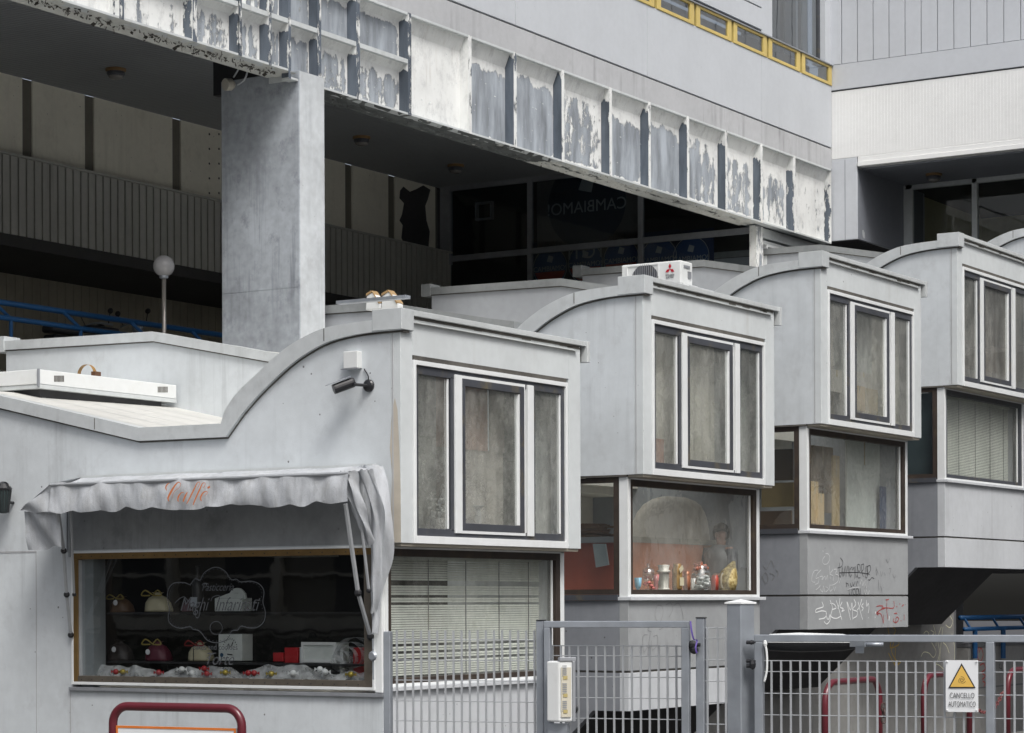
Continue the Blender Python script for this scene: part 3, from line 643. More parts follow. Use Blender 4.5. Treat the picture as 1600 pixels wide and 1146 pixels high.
    # side of the lower part
    if k:
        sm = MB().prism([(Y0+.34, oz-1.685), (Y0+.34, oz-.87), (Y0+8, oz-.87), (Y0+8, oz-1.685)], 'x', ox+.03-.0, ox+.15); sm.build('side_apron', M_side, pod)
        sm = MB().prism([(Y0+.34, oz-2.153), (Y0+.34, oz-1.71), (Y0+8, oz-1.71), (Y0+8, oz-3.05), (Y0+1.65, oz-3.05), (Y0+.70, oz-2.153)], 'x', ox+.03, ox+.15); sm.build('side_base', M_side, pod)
        m = MB().box(ox+.045, ox+.12, Y0+.3, Y0+8, oz-1.71, oz-1.685); m.build('side_groove', M_grime, pod)
        m = MB().box(ox+0.0, ox+.12, Y0+.352, Y0+8, oz-.869, oz-.802); m.build('side_sill', M_fdark, pod)
        SWn = MB().ring_x(Y0+.341, Y0+2.2, oz-.80, oz+.56, ox+.034, ox+.12, .075, .07, .06, .06).build('side_window', M_brown, pod)
        MB().quad((ox+.08, Y0+.40, oz-.75), (ox+.08, Y0+2.15, oz-.75), (ox+.08, Y0+2.15, oz+.52), (ox+.08, Y0+.40, oz+.52)).build('pane', M_gl_shop, SWn)
        MB().box(ox+.03, ox+.15, Y0+2.2, Y0+8, oz-.80, oz+.56).build('side_upper', M_conc2, pod)
        # cantilever haunch
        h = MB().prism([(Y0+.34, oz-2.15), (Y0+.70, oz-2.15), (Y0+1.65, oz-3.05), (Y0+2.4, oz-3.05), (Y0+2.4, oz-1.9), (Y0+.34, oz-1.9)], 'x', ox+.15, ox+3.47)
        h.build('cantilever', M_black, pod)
    # right wall fin
    R1 = [(Y0+.125, 2.66), (16.9, 2.80), (17.3, 2.87), (19.09, 3.225), (21.56, 3.262)]
    R2 = [(Y0-.0, 2.80), (16.9, 2.92), (17.3, 2.985), (19.09, 3.342), (21.56, 3.376)]
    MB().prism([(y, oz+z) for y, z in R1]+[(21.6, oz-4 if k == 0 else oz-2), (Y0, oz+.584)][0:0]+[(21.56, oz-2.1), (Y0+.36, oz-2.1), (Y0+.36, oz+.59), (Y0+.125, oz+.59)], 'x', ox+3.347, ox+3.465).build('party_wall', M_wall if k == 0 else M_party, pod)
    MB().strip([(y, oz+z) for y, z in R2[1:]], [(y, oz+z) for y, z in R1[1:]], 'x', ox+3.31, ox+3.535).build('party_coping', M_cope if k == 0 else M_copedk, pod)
    MB().strip([(y, oz+z+.005) for y, z in R1[1:]], [(y, oz+z-.014) for y, z in R1[1:]], 'x', ox+3.335, ox+3.5).build('party_joint', M_grime, pod)
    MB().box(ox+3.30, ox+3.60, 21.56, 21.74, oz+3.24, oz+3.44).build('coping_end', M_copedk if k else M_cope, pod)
    MB().box(ox+3.60, ox+5.0, 21.6, 21.74, oz+3.36, oz+3.43).box(ox+3.6, ox+5.0, 21.62, 21.72, oz+2.9, oz+3.2).build('rear_parapet', M_copel, pod)
    # roof: valley sheets, then the barrel over the front
    rf = MB(); L_ = [(21.6, 2.24), (19.09, 2.37), (18.369, 2.215), (16.39, 1.79), (15.3, 1.79), (15.2, 1.95)]
    for i in range(len(L_)-1):
        (ya, za), (yb, zb_) = L_[i], L_[i+1]
        rise = lambda z: z+.10
        rf.quad((ox+.1, ya, oz+za+.03), (ox+3.36, ya, oz+rise(za)), (ox+3.36, yb, oz+rise(zb_)), (ox+.1, yb, oz+zb_+.03))
    bar = [(y, z-.03) for y, z in LPs[5:]]; rl = MB()
    for i in range(len(bar)-1):
        lit = 13.35 < bar[i][0] < 15.05
        for xa_, xb_, dst in ((.1, .35, rf), (.35, 3.1, rl if lit else rf), (3.1, 3.36, rf)):
            dst.quad((ox+xa_, bar[i][0], oz+bar[i][1]), (ox+xb_, bar[i][0], oz+bar[i][1]), (ox+xb_, bar[i+1][0], oz+bar[i+1][1]), (ox+xa_, bar[i+1][0], oz+bar[i+1][1]))
    RF = rf.build('roof', MATS.get('roof_sheet') or paint('roof_sheet', (.62, .62, .59), .5, .07, streak=.2, metal=.15, bmp=.03, dirt=.2, dcol=(.35, .35, .33)), pod)
    rl.build('added_rooflight', M_gl_rf, pod)  # unseen rooflight, added to brighten the rooms behind the panes
    sm = MB()
    for t in (.10, .28, .46, .64, .80):
        p = []
        for (ya, za) in L_[1:5]: p.append(Vector((ox+.1+3.26*t, ya, oz+za+.03+(.07)*t+.006)))
        sm.ribbon(p, .02, (0, 0, 1))
    sm.build('roof_seam', M_cope, RF)
    # interior
    fl_ = MB(); B(fl_, .15, 3.34, .35, 5, -.95, -.88); fl_.build('floor', M_int, pod)
    m = MB(); B(m, .15, 3.34, 1.92, 2.0, .6, 2.05); B(m, .15 if k else 1.9, 3.34, 2.6, 2.7, -.9, .6); B(m, .15, 3.34, 2.0, 2.6, .5, .6); m.build('inner_wall', M_int, pod)
    m = MB(); B(m, .13, .15, .12, 1.9, .59, 2.05); m.build('inner_lining', M_int, pod)
# ================================================================ SHOP SIDE OF THE FIRST UNIT
P0 = PODS[0]; WX = X0
wa, wb, wz0, wz1 = 13.405, 17.375, E0-.86, E0+.56
m = MB()
m.box(WX, WX+.12, Y0+.225, 21.6, -1.7, wz0-.03); m.box(WX, WX+.12, wb, 21.6, wz0-.03, E0+.5839); m.box(WX, WX+.12, wa, wb, wz1, E0+.5839)
m.build('shop_wall', M_wall, P0)
MB().box(WX-.012, WX+.11, Y0+.225, wa, wz0-.02, E0+.55).build('corner_post', M_white, P0, bevel=.004)
sf = MB().ring_x(wa, wb, wz0, wz1, WX-.02, WX+.08, .03, .03, .03, .02)
SHW = sf.build('shop_window', M_white, P0, bevel=.003)
MB().box(WX-.035, WX+.05, Y0+.2, 17.40, wz0-.065, wz0-.028).build('window_sill', M_sill, SHW, bevel=.003)
MB().box(WX-.016, WX+.06, wa+.03, wb-.03, wz1-.085, wz1-.02).build('head_rail', M_gold, SHW, bevel=.003)
MB().box(WX-.016, WX+.06, wb-.09, wb-.03, wz0+.03, wz1-.085).build('side_rail', M_gold, SHW, bevel=.003)
MB().box(WX-.016, WX+.06, wa+.03, wa+.13, wz0+.03, wz1-.085).box(WX-.016, WX+.06, wa+.13, wb-.09, wz0+.03, wz0+.095).build('lower_rail', M_brz, SHW, bevel=.003)
sc = MB()
for i in range(26):
    y = wa+.2+i*.145
    sc.lathe((WX-.017, y, wz1-.055), [(.007, 0), (.006, .003)], 8, (-1, 0, 0)); sc.lathe((WX-.017, y, wz0+.055), [(.007, 0), (.006, .003)], 8, (-1, 0, 0))
sc.build('screw_head', M_blk, SHW)
GX = WX+.045
MB().quad((GX, wa+.1, wz0+.08), (GX, wb-.08, wz0+.08), (GX, wb-.08, wz1-.08), (GX, wa+.1, wz1-.08)).build('pane', M_gl_shop, SHW)
MB().box(WX+.002, WX+.06, wb-.10, wb-.088, wz0+.09, wz1-.09).build('glazing_bead', M_galvl, SHW)
# dark interior of the shop
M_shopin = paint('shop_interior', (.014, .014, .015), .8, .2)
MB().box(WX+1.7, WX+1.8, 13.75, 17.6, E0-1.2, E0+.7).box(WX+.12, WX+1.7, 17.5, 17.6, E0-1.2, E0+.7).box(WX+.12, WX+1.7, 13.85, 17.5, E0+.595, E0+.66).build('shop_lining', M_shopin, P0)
MB().box(WX+.05, WX+.24, 17.12, 17.3, E0-.9, E0+.55).build('window_side_panel', simple('pale_side_panel', (.22, .245, .26)), P0)
# cupboard door left of the shop window and its fine joints
jt = MB().box(WX-.004, WX+.005, 17.885, 21, E0+.560, E0+.578).box(WX-.004, WX+.005, 17.885, 17.897, -1.6, E0+.565).box(WX-.003, WX+.005, 19.0, 19.006, -1.6, E0+.56)
jt.box(WX-.003, WX+.005, 17.398, 17.41, -1.6, wz0-.06)
jt.build('panel_joint', M_stain, P0)
# weathering marks with outlines of their own
def blot(pts, mat, name, X, parent):
    q = [at(px, py, X=X) for px, py in pts]; m_ = MB(); m_.v = [(X, p.y, p.z) for p in q]; m_.f = [tuple(range(len(q)))]; m_.build(name, mat, parent)
blot([(613, 640), (617, 622), (621, 640), (624, 700), (626, 760), (626.5, 848), (614, 848), (611, 800), (613, 740), (609, 700)], paint('beige_patch', (.50, .46, .39), .7, .1, streak=.5, scol=(.45, .46, .47)), 'bare_patch', WX-.002, P0)
# a label for the peeling front attributes is not needed on the corner post

MB().box(WX-.006, WX+.004, 13.50, 17.385, E0+.575, E0+1.335).build('header_panel', M_panel, P0)
MB().box(WX-.03, WX-.0065, 17.385, 17.40, E0+.50, E0+1.33).box(WX-.02, WX-.001, 17.43, 17.437, E0+.56, E0+1.30).build('header_edge', M_galvl, P0)
# ---------------------------------------------------------------- awning
def fabric():
    m, nt, b_, pos = start('awning_fabric')
    n = noise(nt, pos, 2.2, 5, (1, 1, 1.2), 3); s = noise(nt, pos, 1.5, 6, (5, 5, .7), 8, .7)
    c = mix(nt, ramp(nt, n, .35, .7), (.43, .455, .485), (.53, .555, .585)); c = mix(nt, math_(nt, 'MULTIPLY', ramp(nt, s, .46, .72), .6), c, (.26, .265, .27)); c = mix(nt, math_(nt, 'MULTIPLY', ramp(nt, noise(nt, pos, 3, 7, (1, 1, 1), 28, .7), .52, .7), .5), c, (.30, .30, .285))
    nt.links.new(c, b_.inputs['Base Color']); b_.inputs['Roughness'].default_value = .8; bump(nt, b_, math_(nt, 'ADD', noise(nt, pos, 4, 5, (1, 1.6, .8)), math_(nt, 'MULTIPLY', noise(nt, pos, 140, 2), .12)), .5, .05)
    tl = _n(nt, 'ShaderNodeBsdfTranslucent'); nt.links.new(c, tl.inputs[0]); ms = _n(nt, 'ShaderNodeMixShader'); ms.inputs[0].default_value = .10
    nt.links.new(b_.outputs[0], ms.inputs[1]); nt.links.new(tl.outputs[0], ms.inputs[2]); nt.links.new(ms.outputs[0], nt.nodes['Material Output'].inputs[0]); return m
M_fab = fabric()
ya, yb_ = 17.10, 13.27           # left and right end on the front bar
AX = 18.32
aw = thing('awning', 'weathered grey fabric awning with a scalloped edge and the orange word Caffé', 'awning', (WX, 15.3, Z(1.0)))
nU, nV = 150, 26
fm = MB(); rnd = [random.uniform(-1, 1) for _ in range(60)]
def wr(t, v):    # wrinkles
    return (math.sin(t*47+rnd[0]*3+v*3)*.006+math.sin(t*23+v*6)*.010+math.sin(t*91-v*5)*.004)*min(1, v*2.2)
for i in range(nU+1):
    t = i/nU; y = ya+(yb_-ya)*t
    nsc = 11; ph = (t*nsc) % 1.0
    drop = .290+.022*math.sin(math.pi*ph)+.010*math.sin(t*17)+.006*math.sin(t*61)
    for j in range(nV+1):
        v = j/nV
        if v < .38:                                   # roof of the awning
            q = v/.38; x = WX-.01+(AX-WX+.01)*q; z = Z(1.355)-(.095)*q-.035*math.sin(math.pi*q)*(1+.4*math.sin(t*31)); 
            yy = y+(.13*(1-q) if t > .5 else .10*(1-q))
            if j == 0: z = Z(1.36)
        else:
            q = (v-.38)/.62; x = AX-.035*math.sin(q*math.pi*.5)+.006*math.cos(t*nsc*2*math.pi)*q+.014*math.sin(t*38+math.sin(t*13)*3+q*4)*q; z = Z(1.26)-drop*q-.004*math.sin(q*9); yy = y
        k_ = wr(t, v); sag = .10*max(0, (t-.86)/.14)**2
        fm.v.append((x-k_*1.0-.02*sag, yy, z+k_*.8))
for i in range(nU):
    for j in range(nV):
        q = i*(nV+1)+j; fm.f.append((q, q+1, q+nV+2, q+nV+1))
fm.build('canopy', M_fab, aw, smooth=True)
# left end flap: flares outwards, its lower part folded back
fl = MB(); nx, nz = 14, 14
pA, pB = Vector((AX, ya, Z(1.25))), Vector((AX-.02, 17.52, Z(.985)))
for i in range(nx+1):
    for j in range(nz+1):
        s, t = i/nx, j/nz
        top = pA.lerp(pB, s); bot = Vector((AX+.02, ya, Z(.95))).lerp(Vector((AX-.02, 17.53, Z(.97))), s)
        p = top.lerp(bot, t)+Vector((.02*math.sin(s*7+t*3), 0, .008*math.sin(s*9))); fl.v.append(tuple(p))
for i in range(nx):
    for j in range(nz):
        q = i*(nz+1)+j; fl.f.append((q, q+1, q+nz+2, q+nz+1))
fl.build('end_fold', M_fab, aw, smooth=True)
fl = MB()
for i in range(nx+1):
    for j in range(nz+1):
        s, t = i/nx, j/nz
        p = Vector((AX+.03+.10*t+.025*math.sin(s*8+t*4), 17.06+.47*s, Z(.975+.01*math.sin(s*9))-.385*t+.015*math.sin(s*6)*t-.02*s*t)); fl.v.append(tuple(p))
for i in range(nx):
    for j in range(nz):
        q = i*(nz+1)+j; fl.f.append((q, q+1, q+nz+2, q+nz+1))
fl.build('end_curtain', M_fab, aw, smooth=True)
# top flap from the wall to the left corner
MB().add([(WX-.01, ya+.10, Z(1.355)), (AX, ya, Z(1.255)), (AX-.02, 17.52, Z(.985)), (WX-.02, 17.42, Z(1.16))], [(0, 1, 2), (0, 2, 3)]).build('end_cover', M_fab, aw)
# right end: bunched cloth hanging in long folds
def hang(path, wid, amp, folds, name, zend_taper=.35, seed=0):
    mb = MB(); n1, n2 = 36, 26; P = smooth_pts(path, 12); 
    for i, c in enumerate(P):
        t = i/(len(P)-1); wv = wid[0]+(wid[1]-wid[0])*t if len(wid) == 2 else wid[0]*(1-t)**2+2*wid[1]*t*(1-t)+wid[2]*t*t
        for j in range(n2+1):
            s = j/n2-.5
            dx = -amp*math.cos(s*folds*2*math.pi+seed+t*1.5)*(.5+.5*math.sin(math.pi*min(1, t*1.2+.2)))-.05*math.cos(s*math.pi)
            mb.v.append((c.x+dx, c.y+s*wv+.012*math.sin(t*14+s*9+seed), c.z+.01*math.sin(s*20+seed)))
    m_ = len(P)
    for i in range(m_-1):
        for j in range(n2):
            q = i*(n2+1)+j; mb.f.append((q, q+1, q+n2+2, q+n2+1))
    mb.build(name, M_fab, aw, smooth=True)
hang([(WX-.10, 13.40, Z(1.34)), (WX-.16, 13.30, Z(1.10)), (WX-.16, 13.23, Z(.80)), (WX-.10, 13.25, Z(.45)), (WX-.08, 13.33, Z(.10)), (WX-.07, 13.36, Z(-.30))], (.30, .34, .04), .020, 1.4, 'hanging_fold', seed=1)
hang([(AX+.06, 13.33, Z(1.26)), (AX+.10, 13.30, Z(1.05)), (AX+.20, 13.26, Z(.80)), (AX+.35, 13.27, Z(.55))], (.22, .10), .022, 2.0, 'gathered_cloth', seed=2.2)
hang([(AX+.22, 13.22, Z(1.28)), (AX+.28, 13.16, Z(1.0)), (AX+.36, 13.18, Z(.70)), (AX+.44, 13.26, Z(.20)), (AX+.5, 13.33, Z(-.1))], (.16, .20, .05), .020, 1.3, 'gathered_cloth', seed=4)
# folding arms
def arm(pts, r): 
    for a, c in zip(pts[:-1], pts[1:]):
        MB().tube([a, c], r, 6).build('arm', M_galvl, aw, bevel=0)
    for p in pts[1:]: MB().ball(p, r*1.7, 10).build('arm_joint', M_blk, aw)
arm([(AX+.02, 17.02, Z(1.0)), (WX-.34, 17.18, Z(.56)), (WX-.20, 17.27, Z(.10)), (WX-.04, 17.36, Z(-.33))], .020)
arm([(AX+.12, 16.94, Z(1.05)), (WX-.16, 17.20, Z(.10))], .014)
arm([(AX+.06, 13.36, Z(.95)), (WX-.30, 13.40, Z(.10)), (WX-.04, 13.44, Z(-.33))], .024)
arm([(AX+.14, 13.26, Z(.98)), (WX-.26, 13.30, Z(.12))], .016)
MB().tube([(AX, ya, Z(1.24)), (AX, yb_, Z(1.24))], .018, 8).build('front_bar', M_galvl, aw)
MB().box(WX-.06, WX-.012, yb_+.12, ya+.1, Z(1.33), Z(1.362)).build('wall_rail', M_copel, aw)
MB().lathe((WX-.06, 13.385, Z(-.52)), [(.035, 0), (.05, .02), (.035, .04)], 12, (-1, 0, 0)).tube([(WX-.07, 13.39, Z(-.35)), (WX-.07, 13.385, Z(-.75))], .008, 6).build('crank_ring', M_galv, aw)
# the word, drawn as pen strokes in the plane of the valance
M_ink = simple('orange_print', (.62, .20, .07))
def zoomp(x, y): return (230+x/12.307, 735+y/12.307)
strokes = [
 ([(375, 395), (358, 330), (390, 270), (430, 245)], [.006, .016, .012, .004]),
 ([(640, 300), (640, 260), (600, 232), (530, 300), (450, 430), (400, 540), (420, 600)], [.004, .006, .010, .018, .026, .020, .005]),
 ([(640, 300), (600, 350), (530, 400), (490, 470), (480, 540)], [.005, .005, .005, .004, .003]),
 ([(705, 425), (650, 440), (600, 510), (590, 580), (610, 600)], [.005, .010, .020, .014, .004]),
 ([(775, 420), (730, 500), (695, 590), (705, 600)], [.008, .020, .018, .004]),
 ([(1010, 225), (960, 250), (900, 370), (840, 490), (790, 590), (755, 650)], [.004, .009, .017, .017, .013, .006]),
 ([(1010, 225), (1005, 270), (965, 350)], [.005, .006, .005]),
 ([(1110, 240), (1060, 260), (1010, 370), (950, 500), (900, 620), (880, 670)], [.004, .010, .018, .018, .014, .008]),
 ([(1110, 240), (1115, 280), (1080, 345)], [.005, .006, .005]),
 ([(1100, 500), (1155, 440), (1140, 410), (1080, 430), (1030, 510), (1030, 570), (1050, 590)], [.003, .006, .007, .014, .020, .014, .004]),
 ([(1160, 345), (1205, 315)], [.018, .020])]
lt = MB()
for pts, ws in strokes:
    P = [at(*zoomp(*p), X=AX-.095) for p in pts]
    sp = smooth_pts(P, 6); wv = []
    for i in range(len(sp)):
        f = i/(len(sp)-1)*(len(ws)-1); a = int(min(f, len(ws)-2)); wv.append(ws[a]+(ws[a+1]-ws[a])*(f-a))
    lt.ribbon(sp, wv, (-1, 0, 0))
lt.build('lettering', M_ink, aw)

# ---------------------------------------------------------------- camera, box, lantern on the wall
t = thing('security_camera', 'black bullet security camera on the white shop wall above the awning', 'security camera', (WX, 13.62, Z(2.1)))
p = at(577, 603, X=WX)
MB().lathe((WX, p.y, p.z), [(.062, 0), (.062, .02), (.05, .035), (.02, .045)], 20, (-1, 0, 0)).build('mount', M_blk, t, smooth=False)
a_ = Vector((WX-.04, p.y, p.z)); b_ = Vector((WX-.20, p.y+.05, p.z+.0))
MB().tube([a_, b_], .016, 8).build('bracket', M_blk, t)
c0 = Vector((WX-.12, p.y+.09, p.z+.035)); c1 = Vector((WX-.30, p.y+.26, p.z-.06))
c1 = c0.lerp(c1, .85); d = (c1-c0).normalized()
MB().tube([c0, c0+d*.02, c1-d*.02, c1], [.042, .050, .050, .048], 16).build('barrel', M_blk, t)
u = Vector((0, 0, 1)); sd_ = d.cross(u).normalized(); un = sd_.cross(d)
MB().obox(c0+un*.058-sd_*.052+d*.03, d*.25, sd_*.104, un*.006).build('sun_shield', M_galv, t)
MB().tube(smooth_pts([(WX-.01, at(570, 577, X=WX).y, at(570, 577, X=WX).z), (WX-.02, at(577, 588, X=WX).y, at(577, 588, X=WX).z), (WX-.02, p.y, p.z+.04)]), .006, 6).build('cable', M_blk, t)
q0, q1 = at(544, 551, X=WX), at(566, 576, X=WX)
o = MB().box(WX-.085, WX, q1.y, q0.y, q1.z, q0.z).build('junction_box', M_whp, org=(WX, q0.y, q1.z), bevel=.006)
tag(o, 'small white junction box above the security camera', 'junction box')
MB().box(WX-.088, WX-.06, q1.y-.006, q0.y+.03, q1.z-.012, q1.z-.002).build('lid', M_sill, o)
t = thing('wall_lantern', 'dark green glass wall lantern at the left edge of the white wall', 'wall lantern', (WX, at(5, 775, X=WX).y, Z(1.0)))
pl = at(8, 775, X=WX-.15); gsc = simple('green_glass', (.02, .035, .035))
prof = MB()
cen = (WX-.16, pl.y+.02, pl.z-.02)
MB().lathe(cen, [(.03, -.17), (.055, -.16), (.07, -.05), (.085, .08), (.075, .12), (.05, .14)], 16).build('glass_shade', gsc, t)
r_ = MB()
for k in range(16):
    an = 2*math.pi*k/16; r_.tube([(cen[0]+.058*math.cos(an), cen[1]+.058*math.sin(an), cen[2]-.16), (cen[0]+.088*math.cos(an), cen[1]+.088*math.sin(an), cen[2]+.08)], .006, 5)
r_.build('shade_rib', M_blk, t)
MB().lathe(cen, [(.092, .08), (.098, .10), (.06, .15), (.02, .17)], 16).build('cap', M_blk, t)
MB().tube([Vector(cen)+Vector((0, .10*math.cos(a), .10+.07*math.sin(a))) for a in [math.pi*k/12 for k in range(13)]], .006, 6).build('handle', M_blk, t)
MB().tube([(WX, cen[1], cen[2]-.05), (WX-.08, cen[1], cen[2]-.05)], .015, 8).build('bracket', M_blk, t)

# ---------------------------------------------------------------- things in the shop window
SX = WX+.40
M_paper = simple('cream_wrap', (.52, .48, .33)); M_card = simple('white_card', (.60, .64, .62)); M_redc = simple('red_card', (.40, .01, .015)); M_sil = simple('silver_tag', (.6, .62, .65))
def SP(px, py, x=SX): return at(px, py, X=x)
for py, lb in ((957, 'upper'), (1034, 'lower')):
    pz = SP(300, py).z
    o = MB().box(SX-.16, SX+.18, 13.7, 17.1, pz-.02, pz).build('glass_shelf', M_blk, org=(SX, 15.4, pz)); tag(o, '%s dark display shelf inside the shop window' % lb, 'shelf')
def shopbox(px0, py0, px1, py1, dep, name, mat, label, cat, **k):
    a, c = SP(px0, py0), SP(px1, py1)
    o = MB().box(SX-.05, SX+dep, c.y, a.y, c.z, a.z).build(name, mat, org=(SX, (a.y+c.y)/2, c.z), bevel=.006); tag(o, label, cat, k.get('group')); return o, a, c
def bag(px0, py0, px1, py1, mat, label, tagpx=None, ribbon=None, name='gift_bag', cat='gift bag', stripe=False):
    a, c = SP(px0, py0), SP(px1, py1); y = (a.y+c.y)/2; hw = abs(a.y-c.y)/2; h = a.z-c.z
    t = thing(name, label, cat, (SX, y, c.z))
    mb = MB(); n = 28; prof_ = [(1.0, 0), (.98, .12), (.86, .45), (.62, .72), (.30, .84), (.20, .88), (.36, .97), (.45, 1.0)]
    for r, hh in prof_:
        for k in range(n):
            an = 2*math.pi*k/n; rr = r*(1+.07*math.sin(an*5+hh*4)+.04*math.sin(an*9)); mb.v.append((SX+.06+math.cos(an)*rr*.11, y+math.sin(an)*rr*hw, c.z+h*hh))
    for i in range(len(prof_)-1):
        for k in range(n):
            p_, q_ = i*n+k, i*n+(k+1) % n; mb.f.append((p_, q_, q_+n, p_+n))
    mb.f.append(tuple(range(n))[::-1]); mb.build('bag', mat, t, smooth=True)
    if ribbon is not None:
        rb_ = MB()
        for s in (-1, 1):
            rb_.ribbon(smooth_pts([(SX-.03, y, c.z+h*.86), (SX-.05, y+s*hw*.5, c.z+h*1.1), (SX-.05, y+s*hw*.8, c.z+h*.85), (SX-.05, y+s*.1*hw, c.z+h*.84)]), .016, (-1, 0, 0))
        rb_.build('ribbon', ribbon, t)
    if tagpx:
        q = SP(*tagpx, x=SX-.07); MB().lathe((q.x, q.y, q.z), [(.030, 0), (.030, .004)], 18, (-1, 0, 0)).build('tag', M_sil, t)
    if stripe:
        MB().box(SX-.062, SX-.058, y-.004, y+.004, c.z, c.z+h*.7).build('stripe', M_blk, t)
    return t
gold = simple('gold_ribbon', (.30, .24, .07), .35, .4)
bag(222, 926, 261, 956, M_paper, 'cream gift bag with a gold bow on the upper shop shelf', ribbon=gold)
bag(168, 932, 201, 957, simple('brown_basket', (.12, .07, .04)), 'brown wrapped basket with a round white tag on the upper shelf', (180.5, 942), gold, 'wrapped_basket', 'basket')
bag(282, 936, 302, 956, simple('pink_wrap', (.12, .07, .085)), 'small dusky pink wrapped gift beside the dark bottle')
bag(164, 1000, 200, 1033, simple('dark_wrap', (.03, .025, .025)), 'near-black gift bag with a round white tag on the lower shelf', (178, 1015))
bag(223, 1002, 260, 1033, simple('crimson_wrap', (.10, .012, .03)), 'dark red gift bag with a gold bow on the lower shelf', (231, 1019), gold)
bag(290, 1004, 326, 1033, M_paper, 'cream gift bag with a dark stripe on the lower shelf', stripe=True, ribbon=simple('red_ribbon', (.2, .02, .02)))
a, c = SP(304, 934), SP(318, 957)
t = thing('bottle', 'tall black wine bottle with a white label on the upper shelf', 'bottle', (SX, (a.y+c.y)/2, c.z))
y = (a.y+c.y)/2
MB().lathe((SX-.02, y, c.z), [(.055, 0), (.06, .02), (.06, .26), (.05, .31), (.02, .36), (.019, .46), (.023, .47), (.023, .49)], 24).build('glass', M_blk, t, smooth=True)
MB().box(SX-.088, SX-.082, y-.045, y+.045, c.z+.06, c.z+.16).build('label', simple('label_grey', (.35, .38, .42)), t)
# white handbag-shaped carton with an arched handle
o, a, c = shopbox(340, 935, 383, 955.5, .12, 'handle_box', M_card, 'white carton with an arched cut-out handle on the upper shelf', 'gift box')
hy = SP(372, 930).y
hp_ = [(hy+math.cos(q)*.115, a.z-.01+math.sin(q)*.115) for q in [math.pi*k/16 for k in range(17)]]; hi_ = [(hy+math.cos(q)*.055, a.z-.005+math.sin(q)*.06) for q in [math.pi*k/16 for k in range(17)]]
MB().strip(hp_, hi_, 'x', SX-.02, SX+.005).build('handle', M_card, o)
MB().prism([(a.y, a.z), (hy+.1, a.z+.05), (hy-.1, a.z+.05), (c.y, a.z)], 'x', SX-.03, SX+.01).build('flap', M_card, o)
for s in (-.025, .025):
    MB().lathe((SX-.025, hy+s, a.z+.035), [(.017, 0), (.017, .004)], 12, (-1, 0, 0)).build('cutout', M_blk, o)
o, a, c = shopbox(346, 991, 383, 1033, .13, 'printed_box', M_card, 'upright white cake box with a small dark printed emblem on the lower shelf', 'cake box')
pr = MB(); cy, cz = (a.y+c.y)/2, (a.z+c.z)/2
for k in range(9):
    an = math.pi*(.12+.76*k/8); q = Vector((SX-.053, cy+.085*math.cos(an), cz-.005+.085*math.sin(an))); pr.ribbon([q, q+Vector((0, .012*math.cos(an), .022*math.sin(an)))], .008, (-1, 0, 0))
pr.ribbon(smooth_pts([(SX-.053, cy+.05, cz-.03), (SX-.053, cy+.02, cz+.04), (SX-.053, cy, cz), (SX-.053, cy-.04, cz+.06), (SX-.053, cy-.02, cz)]), .006, (-1, 0, 0))
pr.ribbon([(SX-.053, cy+.04, cz-.07), (SX-.053, cy-.03, cz-.075)], .012, (-1, 0, 0)); pr.build('print', M_blk, o)
MB().lathe((SX-.052, a.y-.045, c.z+.06), [(.022, 0), (.022, .003)], 16, (-1, 0, 0)).build('seal', simple('seal_blue', (.02, .08, .16)), o)
shopbox(431, 1020, 447, 1034, .1, 'red_box', M_redc, 'smallest of the three red cartons in the shop window', 'gift box', group='red cartons')
shopbox(449, 1012, 470, 1036, .12, 'red_box', M_redc, 'middle red carton left of the white crate', 'gift box', group='red cartons')
o, a, c = shopbox(556, 1012, 574, 1058, .14, 'red_box', M_redc, 'tall red carton in the right corner of the shop window', 'gift box', group='red cartons')
a, c = SP(478, 1004), SP(531, 1035)
t = thing('crate', 'whitewashed wooden crate set on white legs in the shop window', 'crate', (SX, (a.y+c.y)/2, c.z))
cr = MB().box(SX-.06, SX+.16, c.y, a.y, c.z, a.z); cr.build('box', M_card, t, bevel=.006)
MB().ring_x(c.y-.005, a.y+.005, c.z-.005, a.z+.005, SX-.075, SX-.06, .03, .03, .03, .03).build('batten', M_whp, t)
for y in (a.y+.03, c.y-.05): MB().box(SX-.04, SX+.0, y-.02, y+.02, c.z-.22, c.z+.15).build('leg', M_whp, t)
# tulle and sweets along the bottom
def tulle():
    m, nt, b_, pos = start('white_tulle'); b_.inputs['Base Color'].default_value = (.75, .78, .80, 1); b_.inputs['Roughness'].default_value = .7
    nt.links.new(ramp(nt, noise(nt, pos, 7, 5, (1, 1, 1.5)), .3, .7, .16, .55), b_.inputs['Alpha']); return m
M_tul = tulle(); zb = wz0+.09
tm = MB(); n = 120
for i in range(n+1):
    t_ = i/n; y = 17.15+(13.62-17.15)*t_
    h = .062+.018*math.sin(t_*19)+.012*math.sin(t_*41+1)+(.03 if .55 < t_ < .8 else 0)*math.sin((t_-.55)/.25*math.pi)
    for j in range(11):
        s = j/10; tm.v.append((GX+.03+.22*s+.02*math.sin(t_*60+s*4), y+.02*math.sin(s*5+t_*30), zb+h*math.sin(math.pi*min(1, s*1.1))*1.5+.01*math.sin(t_*88+s*3)))
for i in range(n):
    for j in range(10):
        q = i*11+j; tm.f.append((q, q+1, q+12, q+11))
o = tm.build('tulle', M_tul, org=(GX, 15.4, zb), smooth=True); tag(o, 'rumpled white tulle along the bottom of the shop window', 'tulle', kind='stuff')
tm = MB(); cc = SP(543, 1015, x=SX-.1)
